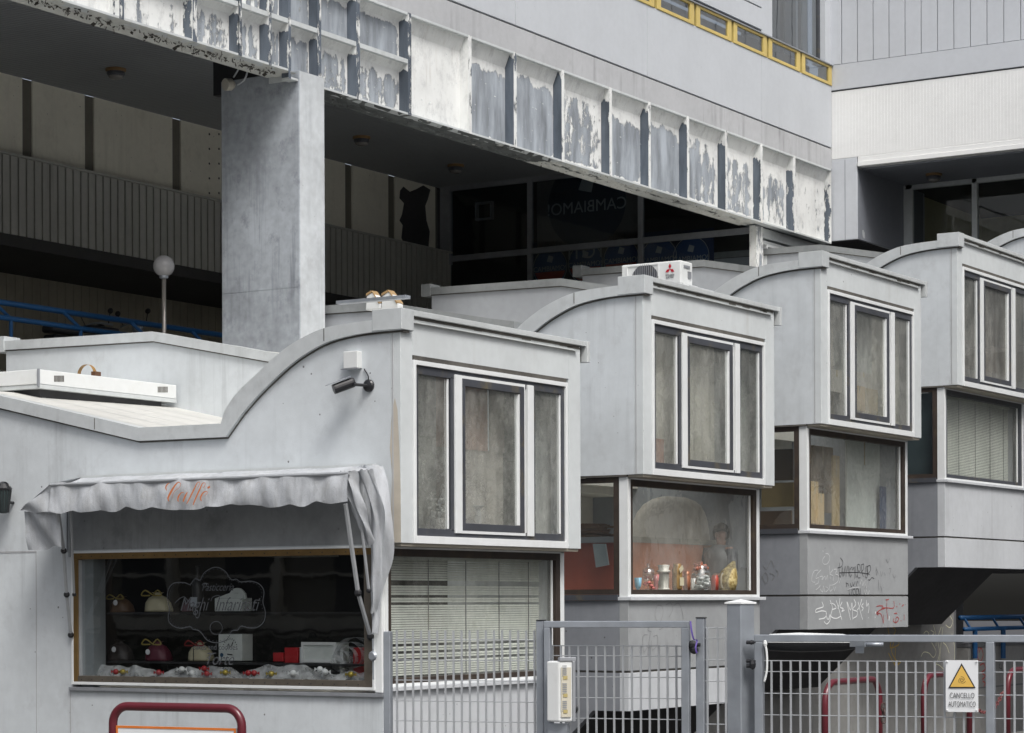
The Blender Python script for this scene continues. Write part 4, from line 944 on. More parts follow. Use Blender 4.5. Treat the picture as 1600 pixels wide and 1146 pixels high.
for k in range(4):
    P = []
    for a in range(25):
        an = 2*math.pi*a/24; P.append(Vector((cc.x, cc.y-.05+k*.05+.20*math.cos(an)*(1-.15*k), cc.z-.03-.03*k+.15*math.sin(an)*(1-.1*k))))
    for i in range(24):
        tm.quad(P[i], P[i+1], P[i+1]+Vector((.10, -.02, 0)), P[i]+Vector((.10, -.02, 0)))
o = tm.build('tulle_bow', M_tul, org=tuple(cc), smooth=True); tag(o, 'looped sheer white tulle bow between crate and tall red carton', 'bow')
sw = [(135, 1050, 'red'), (181, 1050, 'red'), (192, 1050, 'gold'), (248, 1051, 'red'), (284, 1046, 'white'), (319, 1045, 'red'), (323, 1053, 'red'), (352, 1051, 'gold'), (388, 1052, 'red'), (397, 1052, 'red'), (424, 1053, 'gold'), (458, 1052, 'white'), (500, 1046, 'white'), (508, 1050, 'white'), (548, 1054, 'gold'), (300, 1052, 'white')]
mc = {'red': simple('red_foil', (.30, .015, .02), .3), 'gold': simple('gold_foil', (.42, .33, .06), .3, .5), 'white': simple('white_foil', (.65, .67, .68), .4)}
for px, py, c in sw:
    p = at(px, py, X=GX+.035); t = thing('sweet', '%s foil-wrapped sweet lying on the tulle along the shop window sill' % c, 'sweet', p, 'foil-wrapped sweets')
    MB().ball(p, .034, 12, (.9, 1, .9)).build('candy', mc[c], t, smooth=True)
    MB().add([tuple(p+Vector(v)) for v in ((0, .03, 0), (0, .07, .02), (0, .07, -.02), (0, -.03, 0), (0, -.07, .02), (0, -.07, -.02))], [(0, 1, 2), (3, 4, 5)]).build('wrapper', mc[c], t)
# etched sign on the pane
M_etch = simple('etched_white', (.10, .108, .118)); DX = GX-.006
def zp(x, y): return (240+x/6.0316, 870+y/6.0316)
out = [(140, 450), (128, 370), (150, 290), (200, 248), (290, 245), (345, 262), (390, 208), (440, 220), (480, 150), (580, 100), (670, 135), (730, 215), (780, 212), (820, 238), (920, 232), (1000, 262), (1040, 330), (1030, 430), (1052, 520), (1040, 610), (980, 665), (900, 672), (825, 655), (790, 695), (740, 700), (690, 780), (600, 812), (510, 790), (450, 720), (420, 695), (370, 685), (345, 660), (260, 675), (180, 650), (138, 590), (150, 500), (140, 450)]
sg = MB(); P = smooth_pts([at(*zp(*p), X=DX) for p in out], 5); sg.ribbon(P, .009, (-1, 0, 0))
cen_ = at(*zp(590, 455), X=DX); Q = [cen_+(p-cen_)*.955 for p in P]
for i in range(0, len(Q)-1, 2): sg.ribbon([Q[i], Q[i].lerp(Q[i+1], .55)], .006, (-1, 0, 0))
SG = thing('window_lettering', 'white cloud-shaped etched sign with looping script on the shop pane', 'sign', cen_)
sg.build('border', M_etch, SG)
def script(s, size, px, py, sx=1.0, sh=.45): 
    return text_obj(s, size, at(*zp(px, py), X=DX), (0, -1, 0), (0, 0, 1), M_etch, SG, shear=sh, sx=sx, off=-.007)
script('Pasticceria', .115, 600, 290, .85); script('Maghi', .20, 375, 455, .78); script('Infarinati', .20, 775, 455, .80)
script('cakes and cookies', .085, 580, 855, .95, 0); script('Torte', .18, 610, 970, .9)
fl_ = MB()
for pts in ([(200, 440), (240, 400), (290, 380), (330, 430)], [(540, 420), (560, 380), (620, 370), (600, 440)], [(940, 440), (960, 410), (1000, 415)], [(455, 270), (480, 250), (520, 260)], [(390, 470), (400, 570), (430, 560), (440, 470)], [(500, 960), (560, 915), (590, 910)]):
    fl_.ribbon(smooth_pts([at(*zp(*p), X=DX) for p in pts], 5), .008, (-1, 0, 0))
cr_ = [at(*zp(590+58*math.cos(a), 672+62*math.sin(a)), X=DX) for a in [2*math.pi*k/24 for k in range(25)]]
fl_.ribbon(cr_, .006, (-1, 0, 0)); fl_.build('flourish', M_etch, SG)
# ================================================================ ON THE ROOFS AND THE TERRACE
# long white metal roof unit
a = at(60, 600, Y=18.68); zt = at(60, 577, Y=18.68).z; x1 = 22.22
t = thing('roof_unit', 'long low white metal roof unit with vent slots on the first white roof', 'roof unit', (a.x, 18.68, a.z))
MB().box(a.x, x1, 18.68, 20.3, a.z, zt).build('housing', M_whp, t, bevel=.008)
MB().box(a.x+.01, x1-.01, 18.67, 20.3, a.z-.05, a.z-.004).build('base_rail', M_copel, t)
v = MB()
for px in (92, 254):
    for k in range(8):
        q = at(px-7+k*2, 592 if px < 100 else 609, Y=18.68); v.box(q.x-.006, q.x+.007, 18.676, 18.69, q.z-.035, q.z+.035)
v.build('vent_slot', M_grime, t); MB().box(a.x+.1, x1-.2, 18.75, 20.2, a.z-.30, a.z-.05).build('plinth', M_black, t)
MB().box(a.x-.012, a.x+.012, 18.667, 18.69, a.z-.03, zt+.004).build('corner_strip', M_sill, t)
t = thing('orange_hoop', 'rusty orange metal strap bent into a half ring on the white roof unit', 'strap', at(135, 582, X=21.6))
c = at(136, 586, X=21.6); m = MB(); P = [Vector((21.6, c.y+.13*math.cos(q), c.z+.125*math.sin(q))) for q in [math.pi*k/16 for k in range(17)]]
for i in range(16): m.quad(P[i]-Vector((.03, 0, 0)), P[i+1]-Vector((.03, 0, 0)), P[i+1]+Vector((.03, 0, 0)), P[i]+Vector((.03, 0, 0)))
m.build('strap', simple('rusty_strap', (.28, .16, .05)), t); MB().box(21.55, 21.66, c.y-.17, c.y-.11, c.z-.02, c.z+.03).build('clamp', simple('rust', (.10, .045, .02)), t)
# the two cowls with orange rims, the sheet they sit behind
for px0, px1, py0, py1, lb in ((571, 594, 454, 478, 'left of two white roof cowls with an orange rim'), (595, 622, 453, 478, 'right of two white roof cowls with an orange rim')):
    a, c = at(px0, py1, X=25.6), at(px1, py0, X=25.6); y = (a.y+c.y)/2; hw = (a.y-c.y)/2
    t = thing('roof_cowl', lb, 'roof cowl', (25.6, y, a.z), 'white roof cowls with orange rims')
    h = c.z-a.z; mb = MB(); sk = -.03
    mb.prism([(y+hw, a.z-.06), (y+hw*.86, a.z+h*.68), (y+hw*.12, a.z+h*.92), (y-hw*.45, a.z+h*.62), (y-hw, a.z+.0), (y-hw, a.z-.06)], 'x', 25.6, 25.72); mb.build('cowl', M_whp, t, bevel=.012)
    r = MB().prism([(y+hw*.9, a.z+h*.70), (y+hw*.86, a.z+h*.86), (y+hw*.12, a.z+h*1.06), (y+.02, a.z+h*1.06), (y-hw*.98, a.z+h*.12), (y-hw*.84, a.z+h*.05), (y-.0, a.z+h*.90), (y+hw*.12, a.z+h*.90)], 'x', 25.59, 25.73); r.build('rim', simple('orange_rim', (.36, .24, .115)), t)
a, c = at(532, 473, X=25.4), at(640, 466, X=25.4)
o = MB().box(25.3, 25.42, c.y, a.y, a.z-.03, a.z+.012).build('metal_sheet', M_galv, org=(25.4, (a.y+c.y)/2, a.z)); tag(o, 'flat grey metal strip lying across the roof beneath the cowls', 'metal strip')
# air conditioner
AXc = 30.0; a = at(971, 445, X=AXc); c = at(1064, 408, X=AXc); zt = at(1064, 406.5, X=AXc).z; zb = at(1070, 443, X=AXc).z
t = thing('air_conditioner', 'white outdoor air conditioner with a red three-diamond emblem on the roof behind the second unit', 'air conditioner', (AXc, (a.y+c.y)/2, zb))
MB().box(AXc, AXc+.36, c.y, a.y, zb, zt).build('casing', M_whp, t, bevel=.02)
q0, q1 = at(979, 416, X=AXc), at(1030, 445, X=AXc)
MB().ring_x(q1.y, q0.y, zb+.04, q0.z, AXc-.012, AXc, .02, .02, .02, .02).build('fan_surround', M_whp, t)
fc = at(1008, 437, X=AXc); hw = .22
MB().lathe((AXc-.004, fc.y, fc.z), [(hw, 0), (hw, .003)], 32, (-1, 0, 0)).build('fan_opening', M_fdark, t)
g = MB()
for k in range(15):
    y = fc.y-hw+hw*2*k/14; h = math.sqrt(max(.001, hw*hw-(y-fc.y)**2)); g.box(AXc-.014, AXc-.009, y-.004, y+.004, fc.z-h, fc.z+h)
g.build('grille', M_sill, t)
lc = at(1047, 421, X=AXc); em = MB(); X_ = AXc-.006
for an in (90, 210, 330):
    d = Vector((0, -math.cos(D2R(an)), math.sin(D2R(an)))); n = Vector((0, -math.sin(D2R(an)), -math.cos(D2R(an)))); o_ = Vector((X_, lc.y, lc.z))
    em.quad(o_, o_+d*.042+n*.024, o_+d*.084, o_+d*.042-n*.024)
em.build('emblem', simple('emblem_red', (.45, .01, .03)), t)
text_obj('MITSUBISHI', .038, (X_, lc.y, lc.z-.085), (0, -1, 0), (0, 0, 1), M_fdark, t, sx=.75); text_obj('ELECTRIC', .038, (X_, lc.y, lc.z-.118), (0, -1, 0), (0, 0, 1), M_fdark, t, sx=.75)
MB().box(AXc+.08, AXc+.26, c.y-.01, c.y+.01, zt-.10, zt-.06).box(AXc+.2, AXc+.3, c.y-.012, c.y+.01, zb+.10, zb+.2).build('handle_recess', M_sill, t)
MB().box(AXc-.02, AXc+.42, c.y-.05, c.y+.05, zb-.05, zb).box(AXc-.02, AXc+.42, a.y-.05, a.y+.05, zb-.05, zb).build('foot', M_whp, t)
MB().box(AXc-.1, AXc+.7, c.y-.2, a.y+.2, zb-.35, zb-.05).build('plinth', M_conc2, t)
# globe lamp
c = at(256, 416, Y=22.7); R_ = .158
t = thing('globe_lamp', 'white globe lamp on a slim metal pole beside the pillar', 'globe lamp', (c.x, c.y, Z(3.05)))
MB().ball(c, R_, 32).build('globe', paint('milk_globe', (.42, .42, .43), .18, .03, bmp=0), t, smooth=True)
MB().lathe((c.x, c.y, c.z-R_-.03), [(.04, 0), (.065, .01), (.065, .045), (.05, .05)], 20).build('collar', M_galv, t, smooth=False)
MB().tube([(c.x, c.y, Z(3.05)), (c.x, c.y, c.z-R_)], .032, 14).build('pole', paint('steel_pole', (.42, .40, .37), .35, .08, metal=.6, bmp=0), t, smooth=True)
# floodlight tucked under the beam
c = at(356.5, 130, X=26.2)
t = thing('floodlight', 'small round beige floodlight at the top of the grey pillar', 'floodlight', c)
MB().lathe(c+Vector((.12, 0, 0)), [(.05, 0), (.085, .05), (.088, .14), (.082, .15)], 24, (-1, .25, -.15)).build('lamp_head', paint('lamp_beige', (.40, .38, .33), .4, .05), t, smooth=False)
MB().tube(smooth_pts([c+Vector((.1, -.08, -.02)), c+Vector((.12, -.2, .05)), c+Vector((.12, -.26, .22)), c+Vector((.1, -.24, .34))]), .013, 8).tube([c+Vector((.12, 0, .1)), c+Vector((.14, -.2, .36))], .012, 6).build('bracket', M_galvl, t)
# ceiling lamps
def ceil_lamp(px, py, z, label):
    c = at(px, py, Z=z); t = thing('ceiling_lamp', label, 'ceiling lamp', c, 'bulkhead lamps on the soffit')
    MB().lathe(c, [(.17, 0), (.17, -.03), (.15, -.05)], 24).build('base', simple('ochre_lamp_base', (.20, .12, .05)), t)
    MB().lathe(c, [(.145, -.05), (.15, -.09), (.13, -.12)], 24).build('collar', M_fdark, t)
    MB().lathe(c, [(.125, -.11), (.11, -.15), (.06, -.17), (.01, -.175)], 24).build('bulb_glass', paint('lamp_glass', (.22, .21, .20), .15, .1, bmp=0), t, smooth=True)
for px, py, lb in ((181, 108, 'round ceiling lamp on the soffit left of the pillar'), (565, 214, 'round ceiling lamp just right of the pillar'), (712, 258, 'round ceiling lamp above the dark glazing corner')):
    ceil_lamp(px, py, ZS, lb)
ceil_lamp(1459, 272, Z(8.80), 'round ceiling lamp under the right wing recess')
# blue railings on the terrace
def railing(Yr, z1, z2, xa, xb, posts, label, zf, lo_end=None):
    t = thing('railing', label, 'railing', (xa, Yr, zf))
    MB().tube([(xa, Yr, z1), (xb, Yr, z1)], .045, 12).build('top_rail', M_blue, t, smooth=True)
    MB().tube([(lo_end or xa, Yr-.22, z2), (xb, Yr-.22, z2)], .04, 12).build('lower_rail', M_blue, t, smooth=True)
    for x in posts:
        MB().tube([(x, Yr, z1), (x+.16, Yr-.22, z2), (x+.16, Yr-.22, zf)], .03, 8).build('post', M_blue, t)
za = at(0, 472.5, Y=25).z
railing(25.0, za, za-.26, 20, 31.2, [at(p, 490, Y=25).x for p in (-12, 98, 203, 298)], 'blue tubular railing at the back of the terrace, left of the pillar', Z(3.05))
# parked moped seen between the rails
def moped(px, label, head):
    g = at(px, 505, Y=26.3); zt = g.z; zf = Z(3.05); x, y = g.x, 26.3; zf = zt-1.02
    t = thing('moped', label, 'moped', (x, y, zf), 'mopeds parked on the terrace')
    for dx in (-.62, .62):
        w_ = MB(); P = [Vector((x+dx+.25*math.cos(q), y, zf+.27+.25*math.sin(q))) for q in [2*math.pi*k/20 for k in range(21)]]; w_.tube(P, .055, 8); w_.build('wheel', M_blk, t, smooth=True)
    MB().prism([(x-.75, zf+.55), (x-.65, zf+.78), (x-.05, zf+.76), (x+.10, zf+.35), (x+.45, zf+.35), (x+.55, zf+.95), (x+.62, zf+.9), (x+.62, zf+.28), (x-.35, zf+.22)], 'y', y-.13, y+.13).build('body', M_blk, t, bevel=.04)
    MB().box(x-.70, x-.02, y-.13, y+.13, zf+.80, zf+.92).build('seat', M_blk, t, bevel=.04)
    MB().tube([(x+.50, y-.32, zf+1.02), (x+.46, y-.1, zf+1.06), (x+.46, y+.1, zf+1.06), (x+.50, y+.32, zf+1.02)], .018, 8).build('handlebar', M_galv, t)
    MB().ball((x+.56, y, zf+.98), .10, 16, (1, 1, .8)).build('headlamp', M_blk if not head else M_galv, t, smooth=True)
    for s in (-1, 1):
        MB().tube([(x+.48, y+s*.25, zf+1.04), (x+.44, y+s*.32, zf+1.20)], .008, 6).ball((x+.44, y+s*.33, zf+1.24), .06, 12, (.4, 1, .8)).build('mirror', M_blk, t)
moped(120, 'black moped leftmost behind the blue terrace railing', False); moped(180, 'dark moped with a shiny headlamp behind the blue railing', True)

# ================================================================ FENCE LINE, in front of everything
FD = (fw*(-.36)+rt).normalized(); FN = Vector((FD.y, -FD.x, 0))        # along the fence; FN points to the street
FP = fw*15.1+rt*(-.35)
if FN.dot(fw) > 0: FN = -FN
def ft(px, py, off=0.0):
    r = ray(px, py); o = FP+FN*off; t = (o.x*FN.x+o.y*FN.y)/(r.x*FN.x+r.y*FN.y); return Vector((r.x*t, r.y*t, r.z*t+EYE))
UP = Vector((0, 0, 1)); MPP = 1/245.0
def bar(mb, px0, px1, py0, py1, th=.04, off=0.0, zlow=None):
    a = ft(px0, py1, off); c = ft(px1, py0, off); lo = a.z if zlow is None else zlow
    L_ = (Vector((c.x, c.y, 0))-Vector((a.x, a.y, 0))).length
    mb.obox((a.x+FN.x*th/2, a.y+FN.y*th/2, lo), FD*L_, -FN*th, UP*(c.z-lo)); return mb
def mesh(xs, ytop, hs, x0, x1, parent, wv=.022):
    mb = MB()
    for x in xs:
        p = ft(x, ytop); mb.obox(Vector((p.x, p.y, .08))-FD*.006+FN*.005, FD*.012, -FN*.010, UP*(p.z-.08))
    mb.build('vertical_bar', M_galvl, parent)
    mb = MB()
    for y in hs:
        a = ft(x0, y); c = ft(x1, y); z = (a.z+c.z)/2
        if z < .1: continue
        mb.tube([(a.x, a.y, z), (c.x, c.y, z)], .0032, 6)
    # carry the wires down to the ground
    mb.build('cross_wire', M_galvl, parent)
G_ = 'galvanised fence panels'
t = thing('mesh_fence', 'galvanised mesh fence panel in front of the lowest blind-covered window', 'fence panel', ft(725, 1300), None)
bar(MB(), 601.5, 611.5, 987, 1146, .05, 0, 0).build('post', M_galv, t, bevel=.004)
mesh([620+12.65*i for i in range(18)], 985.3, [1000.3, 1032.2, 1063.8, 1096.3, 1127.8, 1159, 1191, 1223, 1255, 1287, 1319, 1350], 617, 838, t)
t = thing('gate', 'narrow galvanised pedestrian gate with a lock box', 'gate', ft(960, 1300))
bar(MB(), 851.5, 1077.5, 970.6, 981, .05, .06).build('top_rail', M_galv, t, bevel=.004)
bar(MB(), 852, 860.7, 981, 1146, .05, .06, .06).build('stile', M_galv, t, bevel=.004); bar(MB(), 1066.3, 1077.5, 981, 1146, .05, .06, .06).build('stile', M_galv, t, bevel=.004)
mesh([863.5, 876.5]+[889.9+13.9*i for i in range(13)], 1008.5, [1009.5, 1025.2, 1058.2, 1091, 1123.5, 1156, 1189, 1221, 1253, 1286, 1318], 861, 1066, t)
lk = MB(); c = ft(1082, 1008, .06)
lk.ball(c, .03, 10).ball(c+FD*.01-UP*.03, .028, 10).tube([c-FD*.05, c+FD*.05], .012, 6); lk.build('latch', M_blk, t)
t = thing('gate_post', 'slim galvanised post with a dark cap left of the lock box gate', 'post', ft(845, 1300), 'square gate posts')
bar(MB(), 840.4, 850.6, 970.5, 1146, .06, 0, 0).build('tube', M_galv, t, bevel=.004); bar(MB(), 840, 851, 968.6, 970.4, .065).build('cap', M_blk, t)
t = thing('gate_post', 'slim galvanised post with purple tape hanging beside the latch', 'post', ft(1095, 1300), 'square gate posts')
bar(MB(), 1089.6, 1101.6, 966.6, 1146, .06, 0, 0).build('tube', M_galv, t, bevel=.004); bar(MB(), 1089, 1102.2, 964.6, 966.5, .065).build('cap', M_blk, t)
P = [ft(1079, 971, .1), ft(1080.5, 985, .12), ft(1084, 999, .12), ft(1089, 1001, .1), ft(1087, 1012, .12), ft(1089, 1021, .12)]
o = MB().ribbon(smooth_pts(P, 5), .011, tuple(FN)).build('ribbon', simple('purple_tape', (.11, .07, .30)), org=tuple(P[0])); tag(o, 'strip of purple tape tied at the gate latch', 'tape')
t = thing('fence_infill', 'short galvanised mesh infill between the slim post and the thick post', 'fence panel', ft(1119, 1300))
mesh([1105.2, 1121.5, 1134], 980.4, [981.5, 998, 1031.5, 1064.8, 1097.8, 1132, 1165, 1198, 1230, 1262, 1295], 1102, 1135, t)
t = thing('gate_pillar', 'thick square galvanised gate post with a white pyramid cap', 'post', ft(1152, 1300))
a = ft(1135.6, 1000); hw = .098; b0 = Vector((a.x, a.y, 0)); zt = ft(1145, 944).z
bd = Vector((.80*FD.x-.6*FN.x*-1, .80*FD.y-.6*FN.y*-1, 0)).normalized()
fx = (FD*1.0+FN*.15).normalized(); fy = Vector((-fx.y, fx.x, 0)); fy = fy if fy.dot(fw) > 0 else -fy
fy = (fy+rt*.55).normalized()
MB().obox(b0, fx*.094, fy*.12, UP*zt).build('shaft', M_galv, t, bevel=.005)
cc = b0+fx*.047+fy*.06; top = MB(); o4 = [b0-fx*.008-fy*.008, b0+fx*.102-fy*.008, b0+fx*.102+fy*.128, b0-fx*.008+fy*.128]
top.v = [tuple(p+UP*zt) for p in o4]+[tuple(p+UP*(zt+.010)) for p in o4]+[tuple(Vector((cc.x, cc.y, zt+.030)))]
top.f = [(3, 2, 1, 0), (0, 1, 5, 4), (1, 2, 6, 5), (2, 3, 7, 6), (3, 0, 4, 7), (4, 5, 8), (5, 6, 8), (6, 7, 8), (7, 4, 8)]; top.build('cap', M_whp, t)
h = MB()
for yy in (1004, 1033, 1041):
    c = ft(1174, yy, .02); h.tube([c-FD*.03, c+FD*.03], .012, 8).ball(c, .016, 8)
c = ft(1176, 1038, .03); h.ball(c, .022, 8, (1, 1, 1.6)); h.build('hinge', M_blk, t)
# control box on the pedestrian gate
t = thing('gate_control_box', 'white angled control box with vents and beige tabs mounted on the gate', 'control box', ft(872, 1131, .12))
a = ft(854, 1128, .16); hbox = ft(854, 1033, .16).z-a.z; e1 = (FD*.98+FN*.22).normalized()*.092; e2 = (FD*.75-FN*.66).normalized()*.095
MB().obox(a, e1, e2, UP*hbox).build('housing', M_whp, t, bevel=.010)
f0 = a+e1; nn = Vector((e2.y, -e2.x, 0)).normalized(); nn = nn if nn.dot(fw) < 0 else -nn
MB().obox(f0+nn*.003+e2*.12+UP*.03, e2*.70, nn*.006, UP*(hbox-.07)).build('face_plate', paint('beige_plate', (.52, .49, .40), .5, .06), t)
v = MB(); tb = MB()
for g_, z in enumerate((.345, .235, .125)):
    for k in range(6): v.obox(f0+nn*.009+e2*.20+UP*(z-.012*k), e2*.3, nn*.003, UP*.006)
for z in (.265, .155, .055): tb.obox(f0+nn*.009+e2*.25+UP*z, e2*.3, nn*.004, UP*.022)
v.build('vent_slot', M_sill, t); tb.build('tab', simple('ochre_tab', (.40, .33, .14)), t)
MB().obox(a+e1*.9+UP*(hbox-.002), e1*.2+e2*.0, e2*1.15, UP*.025).obox(a+e1*1.0+e2*.9+UP*0, e1*.1, e2*.2, UP*hbox).build('hood', M_sill, t, bevel=.004)
bar(MB(), 858, 888, 1131, 1160, .05, .10).build('bracket', M_galv, t)
c = ft(896, 1108, .06); MB().lathe(c, [(.032, 0), (.034, .02), (.02, .035)], 20, tuple(FN)).build('knob', M_blk, t)
# driveway gate
t = thing('driveway_gate', 'wide galvanised mesh driveway gate at lower right', 'gate', ft(1390, 1300))
bar(MB(), 1180, 1700, 992.6, 1003.0, .06, 0).build('top_rail', M_galv, t, bevel=.004)
bar(MB(), 1180.5, 1193, 1003, 1146, .06, 0, .06).build('stile', M_galv, t, bevel=.004); bar(MB(), 1541.5, 1554.5, 1003, 1146, .06, 0, .06).build('stile', M_galv, t, bevel=.004)
mesh([1205.5+15.02*i for i in range(22)], 1032.6, [1033.5, 1050.8, 1085.3, 1119.5, 1154, 1188, 1222, 1256, 1290, 1324], 1194, 1540, t)
mesh([1570+15.1*i for i in range(9)], 1032.6, [1033.5, 1051, 1087, 1124, 1160, 1196, 1232, 1268, 1304], 1555, 1690, t)
P = [ft(1195.5, 1007, .05), ft(1198, 1022, .05), ft(1198, 1048, .05), ft(1194, 1066, .05)]
MB().tube(smooth_pts(P, 5), .0075, 8).build('cable', M_whp, t, smooth=True)
c = ft(1195.5, 1006, .05); MB().ball(c, .014, 8, (1, 1, 1.6)).build('cable_gland', M_whp, t)
# swing-gate motor behind the top rail
t = thing('gate_motor', 'long white and black swing motor behind the driveway gate rail', 'gate motor', ft(1270, 1010, -.12))
a = ft(1197, 1004, -.14); L_ = (ft(1347, 1004, -.14)-a).length; mb = MB(); n = 22
secs = [(0, .028, .030), (.04, .042, .052), (.35, .046, .060), (.8, .044, .052), (1.0, .030, .030)]
def msec(part):
    mb = MB(); 
    for s, r1, r2 in secs:
        cc = a+FD*(L_*s)
        for k in range(n+1):
            an = (math.pi*k/n) if part else (math.pi+math.pi*k/n)
            mb.v.append(tuple(cc+FN*(r1*math.cos(an))+UP*(r2*math.sin(an)*(1.0 if part else 1.0)+.0)))
    for i in range(len(secs)-1):
        for k in range(n): q = i*(n+1)+k; mb.f.append((q, q+1, q+n+2, q+n+1))
    for b_ in (0, (len(secs)-1)*(n+1)): mb.f.append(tuple(range(b_, b_+n+1)))
    return mb
msec(True).build('cover', M_whp, t, smooth=False); msec(False).build('underside', M_blk, t)
MB().tube([a+FD*L_-UP*.012, a+FD*(L_+.13)-UP*.012], .014, 10).build('piston', M_galv, t, smooth=True)
bar(MB(), 1329, 1352, 1003, 1011, .05, -.10).build('bracket', M_galv, t); bar(MB(), 1337, 1350, 1010, 1021, .02, -.06).build('hook', M_galv, t)
# warning sign
t = thing('warning_sign', 'white warning sign with a yellow triangle reading CANCELLO AUTOMATICO', 'sign', ft(1503, 1113, .03))
a = ft(1477.8, 1112.5, .03); c = ft(1528.3, 1032, .03); L_ = (Vector((c.x-a.x, c.y-a.y, 0))).length
M_sgn = paint('sign_white', (.72, .74, .76), .35, .03, bmp=0)
MB().obox(a, FD*L_, -FN*.004, UP*(c.z-a.z)).build('plate', M_sgn, t)
def sp(px, py, o=.034): return ft(px, py, o)
tri = lambda A_, o, nm, mt: (lambda m: (m.build(nm, mt, t)))(MB().add([sp(*p, o) for p in A_], [(0, 1, 2)]))
tri([(1502.5, 1036.5), (1524.6, 1075.5), (1481.6, 1075.5)], .0345, 'triangle_border', M_blk)
tri([(1502.5, 1040.6), (1521.5, 1073.6), (1484.7, 1073.6)], .0355, 'triangle_field', simple('sign_yellow', (.72, .46, .10)))
sg = MB(); cc = sp(1503, 1063.2, .0365)
sg.ribbon([cc+FD*.0085*math.cos(q)+UP*.0085*math.sin(q) for q in [2*math.pi*k/24 for k in range(25)]], .0026, tuple(FN))
for s in range(3):
    sg.ribbon([cc+FD*r*math.cos(q)+UP*r*math.sin(q) for r, q in [(.0145+.0075*k/7, math.pi*2/3*s+1.9*k/7) for k in range(8)]], .0022, tuple(FN))
    
sg.build('symbol', M_blk, t)
text_obj('CANCELLO', .046, sp(1503.3, 1087.5, .0355), FD, UP, M_blk, t, sx=.62, ext=.0004, off=-.008); text_obj('AUTOMATICO', .046, sp(1503.3, 1101, .0355), FD, UP, M_blk, t, sx=.53, ext=.0004, off=-.008)
m = MB()
for p in ((1480, 1034), (1526, 1034), (1480, 1110), (1526, 1110)): m.ball(sp(*p, .036), .006, 8)
m.build('cable_tie', M_whp, t)

# ================================================================ HOOPS
def hoop(o, d, wid, ztop, zfoot, label, r=.038, rad=.17, grp='maroon tubular hoops'):
    o = Vector(o); d = Vector(d).normalized(); t = thing('tubular_hoop', label, 'hoop barrier', (o.x, o.y, zfoot), grp)
    P = [o+UP*zfoot, o+UP*(ztop-rad)]
    P += [o+d*(rad-rad*math.cos(q))+UP*(ztop-rad+rad*math.sin(q)) for q in [math.pi/2*k/8 for k in range(1, 9)]]
    P += [o+d*(wid-rad+rad*math.sin(q))+UP*(ztop-rad+rad*math.cos(q)) for q in [math.pi/2*k/8 for k in range(0, 9)]]
    P += [o+d*wid+UP*zfoot]
    MB().tube(P, r, 16).build('tube', M_maroon, t, smooth=True)
    for q in (o, o+d*wid): MB().lathe(q+UP*(zfoot+.001), [(.075, 0), (.075, .012), (.04, .014)], 16).build('base_plate', M_galv, t)
    return t
def camp(px, py, D): R = (px-800)/F*D; return fw*D+rt*R
a = camp(176, 0, 20.3); c = camp(377, 0, 19.7); zt = EYE-(1103.5-HY)/F*20
t0 = hoop(a, c-a, (c-a).length, zt, 0.0, 'maroon hoop carrying an orange-edged white board by the shop', rad=.15)
t = thing('notice_board', 'white board with an orange border hung inside the maroon hoop', 'notice board', (a+c)/2)
dd = (c-a).normalized(); nn = Vector((dd.y, -dd.x, 0)); nn = nn if nn.dot(fw) < 0 else -nn
zz = EYE-(1134-HY)/F*20; a2 = a+dd*.04; Lw = (c-a).length-.09
MB().obox(a2+nn*.01+UP*(zz-.62), dd*Lw, -nn*.02, UP*.62).build('board', M_sgn, t)
og = simple('orange_border', (.65, .18, .03)); m = MB(); m.obox(a2+nn*.014+UP*(zz-.02), dd*Lw, -nn*.003, UP*.02); 
for s in (0, Lw-.02): m.obox(a2+dd*s+nn*.014+UP*(zz-.62), dd*.02, -nn*.003, UP*.60)
m.build('border', og, t)
for px0, px1, py, D, lb, X_off in ((1288.5, 1373.5, 1064, 26.2, 'maroon hoop behind the left part of the driveway gate', 0), (1443, 1514, 1053.5, 28.6, 'maroon hoop partly hidden by the warning sign', 0), (1574, 1648, 1046, 30.6, 'maroon hoop cut by the right edge of the picture', 0)):
    a = camp(px0, 0, D); zt = EYE-(py+5-HY)/F*D; dx = Vector((1, 0, 0))
    lo, hi = .3, 3.0
    for _ in range(40):
        mid = (lo+hi)/2; q = a+dx*mid; px = 800+F*q.dot(rt)/q.dot(fw)
        if px < px1: lo = mid
        else: hi = mid
    hoop(a, dx, mid, zt, 0.0, lb, rad=.24)
def chain(P, mat, label, name='chain', r=.007, lk=.045):
    pts = [Vector(p) for p in P]; L_ = sum((pts[i+1]-pts[i]).length for i in range(len(pts)-1)); n = int(L_/lk*1.35); mb = MB()
    cum = [0]
    for i in range(len(pts)-1): cum.append(cum[-1]+(pts[i+1]-pts[i]).length)
    for k in range(n):
        s = L_*(k+.5)/n; i = max(j for j in range(len(cum)-1) if cum[j] <= s); d = (pts[i+1]-pts[i]).normalized(); c = pts[i].lerp(pts[i+1], (s-cum[i])/(cum[i+1]-cum[i]))
        u = d.orthogonal().normalized(); u = u if k % 2 else d.cross(u)
        mb.tube([c+d*(lk*.55*math.cos(q))+u*(lk*.3*math.sin(q)) for q in [2*math.pi*j/10 for j in range(11)]], r, 5, cap=False)
    o = mb.build(name, mat, org=tuple(pts[0])); tag(o, label, 'chain')
a = camp(1380, 0, 26.4); chain([a+UP*(EYE-(1103-HY)/F*26.4), a+UP*.5], simple('rusty_chain', (.07, .045, .04)), 'rusty chain hanging down the first hoop behind the gate', r=.012, lk=.085)
P = [at(1520, 1102, Y=11.0), at(1534, 1113, Y=11.0), at(1548, 1111, Y=11.0), at(1559, 1098, Y=11.0), at(1568, 1080, Y=11.0)]
